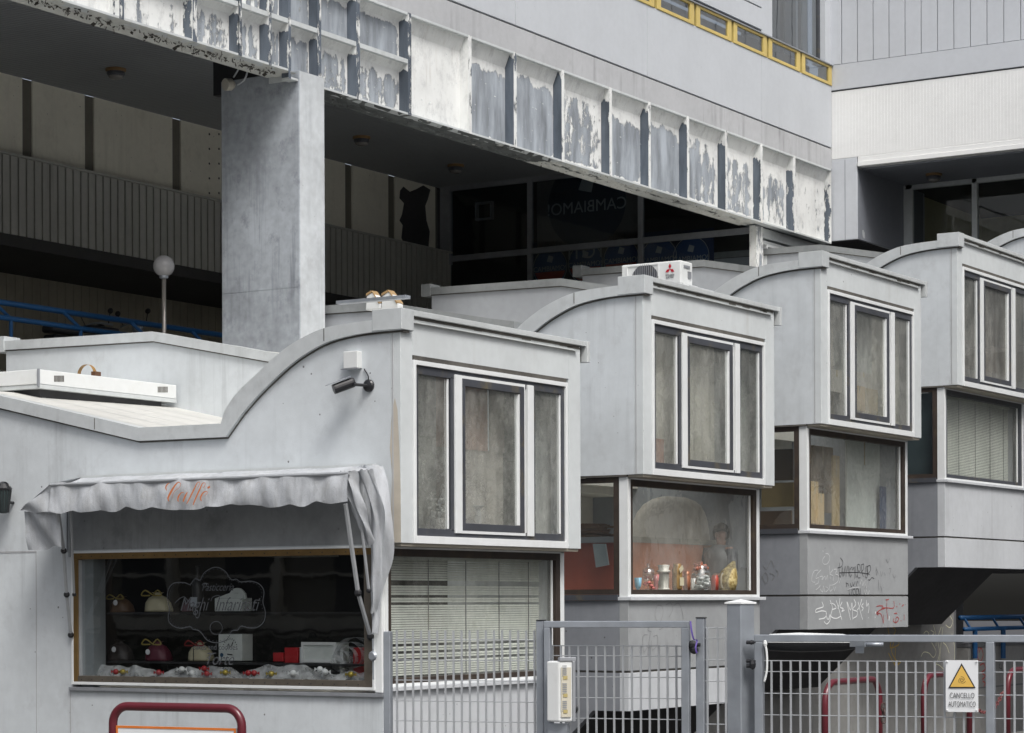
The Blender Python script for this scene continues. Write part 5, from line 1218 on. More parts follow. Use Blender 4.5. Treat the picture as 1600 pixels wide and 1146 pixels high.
chain(smooth_pts(P, 4), simple('red_white_chain', (.22, .07, .07)), 'red and white plastic chain sagging between the right-hand hoops', r=.008, lk=.07)

# ================================================================ LOW WALLS UNDER THE UNITS
o = MB().box(22.45, 38.55, Y0+2.0, Y0+2.3, -1.74, Z(-.2)).box(33.5, 38.55, Y0+2.0, Y0+2.3, Z(-.2), Z(1.0)).build('retaining_wall', M_base, org=(28, Y0+2, -1.75)); tag(o, 'stained grey concrete wall beneath the bay units, tagged in yellow and cream', 'wall')
RWALL = o
MB().box(38.551, 38.7, Y0+2.02, Y0+2.6, -1.74, Z(1.0)).build('end_strip', M_concd, RWALL)
yw = 18.2; a = at(1512, 1008, Y=yw)
o = MB().box(a.x, 62, yw, yw+.3, -1.74, a.z).build('low_wall', M_base, org=(50, yw, -1.75)); tag(o, 'low grey concrete wall under the blue railing at far right', 'wall')
LWALL = o
g = at(1560, 1072, Y=yw); MB().box(a.x+.01, 62, yw-.004, yw, g.z-.02, g.z+.01).box(a.x-.01, 62, yw-.02, yw+.32, a.z-.05, a.z+.03).build('wall_joint', M_concd, LWALL)
MB().box(38.7, 62, 24, 24.2, -1.74, Z(6)).box(38.7, 62, yw+.3, 24, Z(2.3), Z(2.6)).build('basement_back', M_intd, LWALL)
z1 = at(1560, 964.5, Y=yw+.1).z; z2 = at(1560, 981.5, Y=yw+.1).z
t = thing('railing', 'short blue tubular railing above the low wall at right', 'railing', (42, yw, a.z))
xa = at(1500, 965, Y=yw+.1).x
MB().tube([(xa, yw+.1, z1), (60, yw+.1, z1)], .05, 12).build('top_rail', M_blue, t, smooth=True)
MB().tube([(at(1507, 985, Y=yw-.1).x, yw-.1, z2), (60, yw-.1, z2)], .045, 12).build('lower_rail', M_blue, t, smooth=True)
for px in (1506, 1550, 1592):
    q = at(px, 966, Y=yw+.1)
    if 1:
        MB().tube([(q.x, yw+.1, z1), (at(px+11, 981, Y=yw-.1).x, yw-.1, z2)], .028, 8).build('strut', M_blue, t)
for px in (1523.5, 1567.5):
    q = at(px, 1000, Y=yw-.1); MB().tube([(q.x, yw-.1, z2), (q.x, yw-.1, at(px, 1029, Y=yw-.1).z)], .055, 8).build('post', M_blue, t)

# ================================================================ GRAFFITI (paint on the walls: parts of the unit they are on)
def scrawl(parent, plane, mat, strokes, wpx, name='graffiti', off=.003):
    mb = MB(); ax, val = plane
    nrm = (0, -1, 0) if ax == 'Y' else (-1, 0, 0)
    for s in strokes:
        P = [at(px, py, **{ax: val-off}) for px, py in s]
        mb.ribbon(smooth_pts(P, 4), wpx/F*(P[0].dot(fw)), nrm)
    mb.build(name, mat, parent)
def zz3(l): return [[(1250+x/8.489, 850+y/8.489) for x, y in s] for s in l]
M_gw = simple('white_tag_paint', (.85, .87, .88)); M_gk = simple('black_tag_paint', (.03, .03, .035)); M_gr = simple('red_tag_paint', (.42, .045, .04)); M_gg = simple('grey_tag_paint', (.21, .215, .22)); M_gy = simple('ochre_tag_paint', (.70, .47, .08)); M_gc = simple('cream_tag_paint', (.85, .84, .60)); M_gwl = simple('faded_white_tag', (.62, .64, .65))
yl2 = Y0+.22; P2 = PODS[2]
scrawl(P2, ('Y', yl2), M_gw, zz3([
 [(290, 770), (310, 830), (270, 850), (215, 870), (210, 910), (290, 890), (350, 910), (330, 980), (250, 1000)], [(345, 890), (350, 960), (375, 1005), (400, 940), (395, 1020), (355, 1065), (320, 1030)],
 [(400, 750), (430, 850), (410, 960), (480, 990), (540, 960)], [(400, 790), (450, 800), (480, 850), (430, 870)], [(480, 750), (520, 880), (555, 1010)], [(530, 720), (520, 800), (500, 860)], [(560, 770), (530, 840), (575, 860), (550, 900), (590, 880)],
 [(620, 770), (645, 890), (670, 1010)], [(625, 770), (670, 880), (690, 780), (700, 1010)], [(715, 735), (740, 800), (700, 870), (760, 900), (750, 960), (700, 990)], [(770, 770), (800, 900), (830, 1005)], [(820, 735), (790, 830), (760, 880)], [(840, 790), (815, 830), (840, 850), (820, 890)],
 [(880, 745), (885, 830), (905, 790), (915, 850), (905, 920)], [(908, 980), (912, 985)], [(1000, 900), (1000, 930)], [(1185, 960), (1180, 1020)], [(995, 965), (998, 985)]]), 1.7)
scrawl(P2, ('Y', yl2), M_gk, zz3([
 [(535, 185), (570, 240), (550, 300), (500, 320)], [(525, 250), (520, 350), (530, 440), (550, 400), (560, 300)], [(565, 320), (570, 440), (590, 350), (600, 300), (595, 420)], [(610, 440), (625, 330), (640, 300), (650, 430)], [(660, 310), (665, 440), (690, 400)], [(665, 340), (690, 310), (700, 350), (720, 310), (720, 470)], [(735, 300), (740, 440), (760, 420)],
 [(760, 290), (775, 360), (800, 350), (790, 280), (760, 290), (765, 440), (800, 450)], [(810, 270), (820, 360), (840, 440)], [(815, 280), (845, 270), (840, 340), (815, 370)], [(870, 300), (865, 430), (890, 440), (885, 290)], [(890, 300), (930, 290), (935, 350), (900, 390), (895, 300), (900, 430)],
 [(525, 385), (640, 380), (780, 380), (925, 405)], [(905, 475), (930, 480), (950, 450), (985, 460)],
 [(610, 510), (620, 575)], [(615, 520), (635, 530), (645, 560)], [(670, 520), (680, 570), (695, 545)], [(700, 510), (710, 560), (730, 500)], [(745, 500), (750, 560)], [(765, 490), (770, 530)],
 [(650, 600), (655, 660), (680, 680), (690, 600)], [(700, 610), (710, 670), (735, 660), (725, 600), (700, 610)], [(745, 600), (750, 670), (775, 660), (770, 600), (745, 600)], [(780, 600), (790, 665), (805, 650), (800, 590)]]), 1.05)
scrawl(P2, ('Y', yl2), M_gwl, zz3([
 [(300, 95), (310, 100)], [(330, 165), (300, 210), (310, 265), (360, 265), (395, 200), (380, 140), (340, 130)], [(240, 350), (190, 360), (160, 430), (160, 500), (200, 510)], [(280, 345), (230, 400), (210, 460), (250, 450), (240, 520), (200, 540)], [(260, 440), (300, 430), (290, 480), (330, 430), (340, 480), (365, 420), (370, 480)], [(390, 290), (395, 380), (400, 470)], [(440, 340), (400, 400), (440, 430), (440, 490)],
 [(450, 340), (490, 340), (470, 400), (510, 420), (500, 500), (440, 545), (390, 550)], [(540, 460), (520, 520)], [(210, 610), (250, 580), (270, 545)], [(270, 600), (300, 640), (310, 560), (330, 640)], [(340, 570), (380, 600), (340, 640)], [(390, 560), (400, 630), (430, 600)], [(440, 570), (460, 640)],
 [(630, 610), (700, 585), (790, 575)], [(810, 470), (800, 540)], [(820, 480), (830, 560), (850, 500), (850, 580)], [(860, 480), (880, 590), (890, 500)], [(850, 610), (870, 670), (880, 610), (900, 670), (920, 620)], [(470, 570), (455, 640)]]), 1.2)
scrawl(P2, ('Y', yl2), M_gr, zz3([
 [(1015, 830), (1060, 822), (1105, 828)], [(1135, 745), (1180, 738)], [(1155, 740), (1150, 860), (1165, 1000)], [(1080, 850), (1160, 850), (1225, 855), (1250, 830), (1245, 760)], [(1130, 855), (1060, 880), (1015, 920), (1040, 940), (1030, 900)], [(1020, 915), (1070, 930), (1095, 990), (1105, 1055), (1112, 940)],
 [(1250, 925), (1290, 920)], [(1245, 990), (1240, 1030), (1280, 1040), (1310, 1000), (1290, 970), (1270, 1000), (1275, 1060)], [(1382, 935), (1382, 1015)], [(1335, 1020), (1345, 1022)], [(1280, 830), (1290, 835)], [(1320, 795), (1328, 800)], [(1350, 830), (1380, 805)]]), 1.3)
scrawl(P2, ('Y', yl2), M_gg, zz3([[(1010, 300), (1015, 420), (1010, 330), (1040, 400)], [(1070, 360), (1080, 430), (1100, 370)], [(1120, 380), (1130, 420)], [(1140, 200), (1165, 250), (1190, 190)], [(1180, 330), (1210, 330), (1190, 400)], [(1230, 400), (1250, 450), (1270, 420)], [(1040, 480), (1050, 620)], [(1070, 560), (1090, 640)]]), .9)
P1 = PODS[1]
def z5(l): return [[(820+x*.3, 920+y*.3) for x, y in s] for s in l]
scrawl(P1, ('Y', yl2), M_gg, z5([[(715, 90), (690, 90), (678, 140), (700, 180), (720, 130), (715, 90)], [(735, 85), (760, 75), (770, 110), (750, 150)], [(775, 90), (800, 75), (820, 120), (825, 160)], [(640, 240), (615, 250), (620, 330), (640, 300)], [(655, 230), (645, 290), (640, 350)], [(670, 250), (690, 245), (690, 290), (665, 320), (660, 270)], [(650, 200), (640, 215), (660, 225)], [(690, 190), (720, 200), (700, 215)]]), 1.0)
scrawl(P1, ('Y', yl2), M_gk, z5([[(1170, 225), (1165, 245), (1175, 215), (1178, 240)], [(1190, 200), (1180, 215), (1192, 230), (1186, 205)], [(1163, 180), (1166, 190)]]), 1.0)
scrawl(P2, ('X', X0+2*S+.03), simple('faint_tag', (.19, .195, .20)), [[(1192, 884), (1198, 890), (1205, 876), (1209, 888)], [(1190, 905), (1196, 895), (1200, 905), (1196, 912), (1190, 900)], [(1203, 896), (1210, 900), (1206, 908)], [(1212, 890), (1216, 896), (1214, 902)]], 1.0)
def z7(l): return [[(1160+x/3.636, 930+y/3.636) for x, y in s] for s in l]
yw2 = Y0+2.0
scrawl(RWALL, ('Y', yw2), M_gy, z7([[(825, 180), (840, 260), (850, 330), (880, 380)], [(850, 180), (870, 200), (850, 250), (840, 300), (890, 280), (870, 250), (850, 300)], [(830, 330), (850, 370), (875, 410)], [(895, 370), (880, 400), (900, 380)], [(870, 300), (865, 400)]]), 1.9)
scrawl(RWALL, ('Y', yw2), M_gc, z7([[(1015, 350), (1030, 325), (1060, 330), (1085, 355), (1100, 320), (1075, 270)], [(1030, 220), (1045, 205), (1060, 220), (1050, 235)], [(1070, 200), (1090, 215), (1075, 230)], [(1085, 170), (1100, 230), (1100, 290)], [(1130, 180), (1110, 250), (1120, 330), (1100, 400)], [(1140, 180), (1130, 260), (1120, 380)], [(1155, 170), (1180, 185), (1195, 150), (1180, 120)], [(1140, 270), (1160, 290), (1175, 330)], [(1190, 220), (1205, 290), (1205, 370)], [(1090, 390), (1120, 400), (1150, 430)]]), 1.3)
scrawl(LWALL, ('Y', yw), M_gr, z7([[(1345, 290), (1335, 340), (1350, 380), (1368, 340), (1355, 300), (1345, 330)], [(1350, 400), (1370, 390), (1380, 420), (1360, 440), (1380, 460), (1362, 480)], [(1365, 490), (1380, 500), (1372, 520)]]), 2.2)
scrawl(LWALL, ('Y', yw), M_gk, z7([[(1465, 390), (1458, 410), (1475, 420)], [(1475, 395), (1470, 440), (1480, 430)]]), 1.2)
# ================================================================ BEHIND THE PANES OF THE UNITS
def pk(k, px, py, yoff): return at(px, py, Y=Y0+yoff)
# blinds: unit 1 (gappy) and unit 4 (closed)
def blind(k, label, gaps, mat):
    ox, oz = X0+k*S, E0+k*H
    t = thing('venetian_blind', label, 'venetian blind', (ox+1.7, Y0+.42, oz+.45)); mb = MB(); z = -.73; i = 0
    while z < .44:
        if not any(a < i < b_ for a, b_ in gaps):
            tilt = .011; mb.quad((ox+.17, Y0+.40, oz+z), (ox+3.24, Y0+.40, oz+z), (ox+3.24, Y0+.408, oz+z+.0205), (ox+.17, Y0+.408, oz+z+.0205))
        z += .0245; i += 1
    mb.build('slat', mat, t); c = MB()
    for x in (.35, 1.05, 1.75, 2.4, 3.0): c.box(ox+x, ox+x+.008, Y0+.392, Y0+.396, oz-.74, oz+.46)
    c.build('cord', M_fdark, t); MB().box(ox+.15, ox+3.28, Y0+.39, Y0+.43, oz+.44, oz+.48).build('head_rail', M_blind, t)
blind(0, 'dirty pale venetian blind with bent gaps behind the lowest left window', [(5, 7), (8, 10), (31.5, 33), (28.5, 29.6), (36, 38.1), (11, 13)], M_blind)
blind(3, 'closed grey-green venetian blind in the lower window at far right', [], paint('blind_green', (.55, .57, .52), .5, .10, bmp=0, streak=.4, scol=(.27, .29, .27)))
t = MB().box(X0+3*S+.2, X0+3*S+.22, Y0+.45, Y0+2.1, Z(3*H-.74), Z(3*H+.5)); o = t.build('side_blind', simple('dark_teal_blind', (.05, .075, .08)), org=(X0+3*S+.2, Y0+1.2, Z(3*H))); tag(o, 'dark teal blind in the side pane of the fourth unit', 'blind')
# sheets behind the upper panes, mostly painted street reflections, a different set per unit
def mottled(name, a_, b_, sc=5.0, rough_=.7, sc3=(1, 1, 1)):
    m, nt, b, pos = start(name); n = noise(nt, pos, sc, 9, sc3, 4, rough_); n2 = noise(nt, pos, sc*.25, 4, (1, 1, .6), 12)
    nt.links.new(mix(nt, ramp(nt, math_(nt, 'ADD', math_(nt, 'MULTIPLY', n, .6), math_(nt, 'MULTIPLY', n2, .4)), .38, .62), a_, b_), b.inputs['Base Color']); b.inputs['Roughness'].default_value = .85
    bump(nt, b, n, .6, .03); return m
M_st = mottled('rough_grey_reflection', (.16, .17, .165), (.60, .61, .57), 9, .8); M_cr = mottled('cream_blind_and_reflection', (.70, .68, .60), (.88, .86, .78), 2.5)
M_bg = mottled('brown_grey_reflection', (.34, .32, .30), (.68, .65, .59), 2.2, .65); M_rb = mottled('reddish_reflection', (.48, .33, .27), (.66, .55, .48), 2); M_gv = mottled('grey_reflection', (.40, .425, .42), (.80, .82, .79), 3, .7, (1.3, 1, .8))
M_dk = mottled('dark_reflection', (.08, .07, .07), (.36, .31, .27), 7, .8); M_or2 = mottled('salmon_reflection', (.48, .26, .19), (.58, .36, .28), 2)
sets = [[(.22, .98, .62, 2.6, M_st, 'rough grey painted-reflection sheet behind the left pane of the first upper window'), (.99, 2.02, 1.60, 2.6, M_rb, 'reddish-brown painted-reflection sheet in the top of the first middle pane'), (.99, 2.30, .62, 1.595, M_bg, 'brown-grey painted-reflection sheet low in the first middle pane'), (2.03, 2.31, 1.60, 2.6, M_bg, 'narrow brown painted-reflection sheet at the top right of the first middle pane'), (2.32, 2.85, .62, 2.6, M_st, 'rough grey painted-reflection sheet behind the first right pane'), (2.86, 3.32, .62, 2.6, M_gv, 'pale grey painted-reflection sheet behind the edge of the first right pane')],
        [(.22, .60, .62, 2.6, M_st, 'narrow rough painted-reflection sheet at the left of the second upper window'), (.61, .98, .62, 1.05, M_or2, 'salmon painted-reflection sheet low in the second left pane'), (.61, .98, 1.055, 2.6, M_cr, 'cream painted-reflection sheet high in the second left pane'), (.99, 2.31, .62, 2.6, M_cr, 'plain cream blind filling the second middle pane'), (2.32, 3.32, .62, 2.6, M_gv, 'grey painted-reflection sheet behind the second right pane')],
        [(.22, 1.0, .62, 2.6, M_bg, 'brown-grey painted-reflection sheet behind the third left pane'), (1.01, 2.31, .62, 2.6, M_gv, 'grey painted-reflection sheet in the third middle pane'), (2.32, 3.32, .62, 2.6, M_cr, 'cream painted-reflection sheet behind the third right pane')],
        [(.22, 1.0, .62, 2.6, M_dk, 'dark painted-reflection sheet behind the left pane at far right'), (1.01, 2.31, .62, 2.6, M_dk, 'dark painted-reflection sheet in the middle pane at far right'), (2.32, 3.32, .62, 2.6, M_bg, 'brown-grey painted-reflection sheet behind the last right pane')]]
for k, ss in enumerate(sets):
    ox, oz = X0+k*S, E0+k*H
    for (a_, b_, z0_, z1_, mt, lb) in ss:
        mb = MB(); n = max(6, int((b_-a_)*40))
        for i in range(n+1):
            x = ox+a_-.012+(b_-a_+.024)*i/n; y = Y0+.27+.012*math.sin(i*.8)+.01*math.sin(i*.37+k)
            y += .006*(ss.index((a_, b_, z0_, z1_, mt, lb)) % 3); mb.v += [(x, y, oz+z0_-.01), (x, y+.003, oz+z1_)]
        for i in range(n): mb.f.append((2*i, 2*i+2, 2*i+3, 2*i+1))
        o = mb.build('backing', mt, org=(ox+(a_+b_)/2, Y0+.5, oz+z1_), smooth=True); tag(o, lb, 'backing')
# planter and urn in unit 1's upper window
def urn(k, px, py0, py1, wpx, label, cat, mat, yoff=.15, prof=None, name='urn'):
    c = pk(k, px, py1, yoff); top = pk(k, px, py0, yoff); h = top.z-c.z; r = wpx/2/F*c.dot(fw)
    prof = prof or [(.5, 0), (.8, .05), (1, .5), (.9, .9), (1.05, 1)]
    t = thing(name, label, cat, c); MB().lathe(c, [(r*a, h*b_) for a, b_ in prof], 20).build('body', mat, t, smooth=False); return t, c, h, r
M_pot = simple('grey_pot', (.33, .33, .31))
t, c, h, r = urn(0, 687, 808, 826, 20, 'pale plant pot with white flowers in the first upper window', 'plant pot', M_pot)
m = MB()
for i in range(46):
    p = c+Vector((random.gauss(0, .06), random.gauss(0, .04), h+random.uniform(0, .19))); m.ball(p, random.uniform(.012, .030), 6, (1, 1, .6))
m.build('flowers', simple('white_petals', (.50, .51, .49)), t)
urn(0, 747, 790, 818, 14, 'white pedestal urn in the middle pane of the first upper window', 'urn', simple('white_urn', (.55, .56, .55)), prof=[(.9, 0), (.8, .1), (.7, .6), (.5, .75), (1.3, .95), (1.3, 1)])
# stacked sheets, boxes in unit 3
def crate_(k, px0, py0, px1, py1, yoff, dep, mat, label, name='cardboard_box', cat='box', group=None):
    a, c = pk(k, px0, py1, yoff), pk(k, px1, py0, yoff)
    o = MB().box(a.x, c.x, Y0+yoff, Y0+min(yoff+dep, (.245 if a.z > E0+k*H+.55 else 9)), a.z, c.z).build(name, mat, org=((a.x+c.x)/2, Y0+yoff, a.z), bevel=.006); tag(o, label, cat, group)
    MB().box((a.x+c.x)/2-.02, (a.x+c.x)/2+.02, Y0+yoff-.002, Y0+yoff+min(dep, .1), c.z-(c.z-a.z)*.3, c.z+.002).build('tape', simple('tape', (.50, .42, .27)), o); return o
M_cb = simple('cardboard', (.62, .46, .24)); M_cb2 = simple('cardboard_pale', (.55, .46, .30)); M_wb = simple('white_carton', (.62, .60, .55))
crate_(2, 1334, 605, 1352, 641, .10, .12, M_cb, 'tan carton, left one at the foot of the third upper window')
crate_(2, 1354, 610, 1372, 646, .14, .1, M_cb2, 'pale carton beside the tan one in the third upper window')
crate_(2, 1299, 580, 1316, 612, .10, .12, M_wb, 'white carton in the left pane of the third upper window')
crate_(2, 1337, 585, 1362, 605, .20, .04, M_wb, 'white carton behind the tan ones in the third upper window')
crate_(2, 1268, 753, 1279, 818, .40, .25, M_cb, 'tall left stack carton in the third lower window')
crate_(2, 1278, 772, 1288, 820, .38, .25, M_cb, 'short carton stepping down in the third lower window')
crate_(2, 1302, 713, 1312, 823, .50, .03, simple('plywood_edge', (.55, .42, .22)), 'upright plywood strip in the third lower window', 'plywood_strip', 'board')
o = crate_(2, 1270, 700, 1302, 800, .75, .03, simple('brown_board', (.38, .29, .20)), 'brown board leaning in the third lower window', 'brown_board', 'board')
crate_(2, 1324, 688, 1377, 826, .60, .03, simple('white_sheet', (.72, .78, .75)), 'large pale sheet standing in the third lower window', 'white_sheet', 'sheet')
crate_(2, 1377, 762, 1396, 826, .50, .03, simple('navy_cloth', (.02, .05, .14)), 'dark blue cloth at the right of the third lower window', 'blue_cloth', 'cloth')
# side pane of unit 3
SX3 = X0+2*S
for (p0, q0, p1, q1, mt, lb) in ((1193, 702, 1238, 752, simple('dim_brown', (.11, .08, .05)), 'brown panel, upper one seen in the side pane of the third unit'), (1190, 754, 1240, 793, simple('ochre_board', (.24, .18, .08)), 'ochre board under the brown panel in the side pane'), (1188, 798, 1236, 820, simple('dark_brown', (.10, .065, .04)), 'dark brown board at the foot of the side pane')):
    a, c = at(p0, q1, X=SX3+.4), at(p1, q0, X=SX3+.4)
    o = MB().box(SX3+.4, SX3+.44, c.y, a.y, a.z, c.z).build('stored_board', mt, org=(SX3+.4, a.y, a.z)); tag(o, lb, 'board')
# unit 2: the little bakery oven scene
ox, oz = X0+S, E0+H
def q2(px, py, yo): return at(px, py, Y=Y0+yo)
a, c = q2(990, 925, .80), q2(1118, 853, .80)
t = thing('oven_base', 'orange plastered oven base with a pale ledge in the second unit', 'oven', ((a.x+c.x)/2, Y0+.80, a.z))
MB().box(ox+.75, c.x, Y0+.80, Y0+2.2, oz-.88, c.z).build('base', M_orange, t); MB().box(ox+.73, c.x+.05, Y0+.76, Y0+2.2, c.z, c.z+.07).build('ledge', simple('pale_ledge', (.50, .49, .42)), t)
dm = MB(); cx = q2(1058, 850, 1.15).x; rx = abs(q2(1112, 850, 1.15).x-q2(1003, 850, 1.15).x)/2; hz = q2(1058, 777, 1.15).z-(c.z+.07); n = 40
pr_ = [(1.0, 0), (.98, .2), (.93, .42), (.84, .62), (.70, .80), (.50, .93), (.28, 1.0), (.02, 1.01)]
for rr, hh in pr_:
    for k in range(n):
        an = 2*math.pi*k/n; dm.v.append((cx+rx*rr*math.cos(an), Y0+1.20+.36*rr*math.sin(an), c.z+.07+hz*hh))
for i in range(len(pr_)-1):
    for k in range(n): p_, q_ = i*n+k, i*n+(k+1) % n; dm.f.append((p_, q_, q_+n, p_+n))
dm.build('dome', paint('oven_dome', (.80, .76, .68), .8, .12, dirt=.6, dcol=(.46, .37, .25)), t, smooth=True)
a, c = at(884, 925, X=ox+1.0), at(950, 852, X=ox+1.0)
t = thing('counter', 'dark red counter with a pale top seen through the side pane of the second unit', 'counter', (ox+1, Y0+1.4, a.z))
MB().box(ox+.62, ox+.72, Y0+.62, Y0+2.5, oz-.75, oz-.18).build('front', M_red, t); MB().box(ox+.55, ox+.74, Y0+.6, Y0+2.5, oz-.18, oz-.11).build('worktop', simple('grey_top', (.35, .36, .36)), t)
t = thing('twig_bundle', 'brown bundle of twigs lying on the red counter', 'twigs', (ox+.8, Y0+1.4, oz-.1)); m = MB()
for i in range(60):
    z = oz-.10+random.uniform(.0, .14); x = ox+.57+random.uniform(0, .13); y = Y0+random.uniform(.75, 1.0)
    m.tube([(x, y, z), (x+random.uniform(-.04, .04), y+random.uniform(.5, 1.2), z+random.uniform(-.02, .03))], .008, 5)
m.build('twigs', simple('twig_brown', (.20, .11, .05)), t)
P = [at(px, py, X=ox+.45) for px, py in ((926, 850), (946, 850), (951, 883), (931, 887))]
o = MB().add([tuple(p) for p in P]+[tuple(p+Vector((.02, 0, 0))) for p in P], [(0, 1, 2, 3), (7, 6, 5, 4), (0, 4, 5, 1), (1, 5, 6, 2), (2, 6, 7, 3), (3, 7, 4, 0)]).build('hanging_cloth', simple('grey_cloth', (.36, .42, .43)), org=tuple(P[0])); tag(o, 'folded grey-green cloth hanging in front of the red counter', 'cloth')
# shelf of jars
zs_ = q2(1060, 922, .30).z
o = MB().box(ox+.2, ox+3.25, Y0+.28, Y0+.62, zs_-.03, zs_).build('display_shelf', simple('shelf_white', (.45, .45, .43)), org=(ox+1.7, Y0+.4, zs_)); tag(o, 'pale shelf carrying the glass jars in the second unit', 'shelf')
def jar(px, wpx, top, label, mats, name='glass_jar', cat='jar', prof=None, fill=None, nfill=0):
    c = q2(px, 921, .30); c.z = zs_; h = q2(px, top, .30).z-zs_; r = wpx/2/F*c.dot(fw); t = thing(name, label, cat, c)
    prof = prof or [(.8, 0), (1, .08), (1, .75), (.7, .88), (.75, 1.0)]
    MB().lathe(c, [(r*a, h*b_) for a, b_ in prof], 24).build('body', mats, t, smooth=True)
    if fill:
        m = MB()
        for i in range(nfill):
            an = random.uniform(0, 6.28); rr = r*.85*math.sqrt(random.random()); m.ball(c+Vector((rr*math.cos(an), rr*math.sin(an), random.uniform(.03, .72)*h)), .03, 8, (1, 1, .6))
        m.build('contents', fill, t, smooth=True)
    return t, c, h, r
M_jg = glass('jar_glass', refl=.12, dust=.06, wav=0)
jar(1013, 20, 880, 'clear stemmed sweet jar with a round stopper at left of the shelf', M_jg, 'stemmed_jar', 'jar', [(.55, 0), (.5, .03), (.1, .06), (.1, .25), (.75, .35), (1, .55), (.9, .75), (.35, .82), (.2, .86), (.3, .93), (.05, 1)], simple('pink_sweets', (.45, .14, .12)), 8)
t, c, h, r = jar(1037, 17, 883, 'small white fluted column ornament on the jar shelf', simple('column_white', (.56, .56, .50)), 'column_ornament', 'ornament', [(1.1, 0), (1.1, .06), (.9, .08), (.86, .68), (1.2, .70), (1.2, .78), (.9, .80), (1.1, .97), (1.1, 1)])
m = MB()
for k in range(16):
    an = 2*math.pi*k/16; m.box(c.x+r*.9*math.cos(an)-.004, c.x+r*.9*math.cos(an)+.004, c.y+r*.9*math.sin(an)-.004, c.y+r*.9*math.sin(an)+.004, c.z+h*.09, c.z+h*.66)
m.build('flute', simple('flute_grey', (.33, .33, .30)), t)
t, c, h, r = jar(1058, 16, 881, 'amber jar with two pale labels on the jar shelf', simple('amber_glass', (.30, .19, .07), .2), 'labelled_jar', 'jar')
m = MB(); m.box(c.x-.05, c.x+.05, c.y-r-.006, c.y-r-.002, c.z+.05, c.z+.15).obox((c.x-.05, c.y-r-.01, c.z+.20), (.085, 0, .05), (0, .003, 0), (-.03, 0, .05)); m.build('label', simple('cream_label', (.60, .55, .38)), t)
jar(1025, 11, 898, 'small pink glass between the stemmed jar and the fluted column', simple('pink_glass', (.50, .20, .19), .2), 'small_glass', 'glass', [(.6, 0), (.5, .05), (.6, .4), (1, 1)])
jar(1073, 13, 893, 'low copper pot beside the labelled jar', simple('copper_pot', (.36, .15, .08), .3, .4), 'copper_pot', 'pot', [(.8, 0), (1, .3), (1, .7), (.7, .8), (.9, 1)])
jar(1082, 10, 904, 'tiny white dish left of the almond jar', simple('white_dish', (.60, .60, .57)), 'small_dish', 'dish', [(.5, 0), (.5, .2), (1, 1)])
jar(1117, 12, 899, 'small red foil tin right of the almond jar', simple('red_tin', (.36, .06, .04), .3), 'small_tin', 'tin', [(1, 0), (1, .85), (.8, .9), (.8, 1)])
jar(997, 12, 903, 'small pale blue bowl at the left end of the jar shelf', simple('blue_bowl', (.20, .42, .55)), 'small_bowl', 'bowl', [(.4, 0), (.8, .3), (1, 1)])
t, c, h, r = jar(1095, 29, 884, 'wide jar heaped with white sugared almonds on the shelf', M_jg, 'almond_jar', 'jar', None, simple('white_almonds', (.62, .64, .63)), 60)
m = MB()
for i in range(16): m.ball(c+Vector((random.uniform(-.2, .12), random.uniform(-.04, .04), h*random.uniform(.85, 1.15))), .035, 8, (1, .6, .8))
m.build('topping', simple('red_gold_topping', (.30, .10, .06)), t)
c = q2(1138, 921, .34); c.z = zs_; t = thing('wicker_cornucopia', 'yellow wicker horn basket with a curling tip at right of the shelf', 'basket', c); m = MB()
P = [c+Vector((-.10, 0, .04)), c+Vector((-.08, 0, .14)), c+Vector((.00, 0, .24)), c+Vector((.10, 0, .30)), c+Vector((.17, 0, .38)), c+Vector((.22, 0, .42)), c+Vector((.25, 0, .38))]
m.tube([c+Vector((-.02, 0, .0)), c+Vector((-.02, 0, .10)), c+Vector((.02, 0, .20)), c+Vector((.10, 0, .29)), c+Vector((.17, 0, .37))], [.10, .125, .11, .06, .014], 18); m.tube(smooth_pts([P[4], P[5], P[6]], 5), .008, 6)
wk, nt, b_, pos = start('wicker'); nt.links.new(mix(nt, ramp(nt, noise(nt, pos, 26, 3), .4, .6), (.24, .17, .05), (.52, .43, .20)), b_.inputs['Base Color']); bump(nt, b_, noise(nt, pos, 26, 3), .8, .02)
m.build('horn', wk, t, smooth=True); MB().tube([c+Vector((-.12+.05*math.cos(q)-.03, 0, .12+.09*math.sin(q))) for q in [math.pi*.5+math.pi*k/10 for k in range(11)]], .010, 6).build('handle', simple('cream_cane', (.55, .5, .38)), t)
# white inner window frame seen through the room
a, c = q2(1152, 843, 2.45), q2(1188, 770, 2.45)
MB().ring_y(a.x-.9, c.x-.15, a.z+.10, c.z, Y0+2.5, Y0+2.6, .06, .09, .10, .05).build('inner_window_frame', M_white, P1)

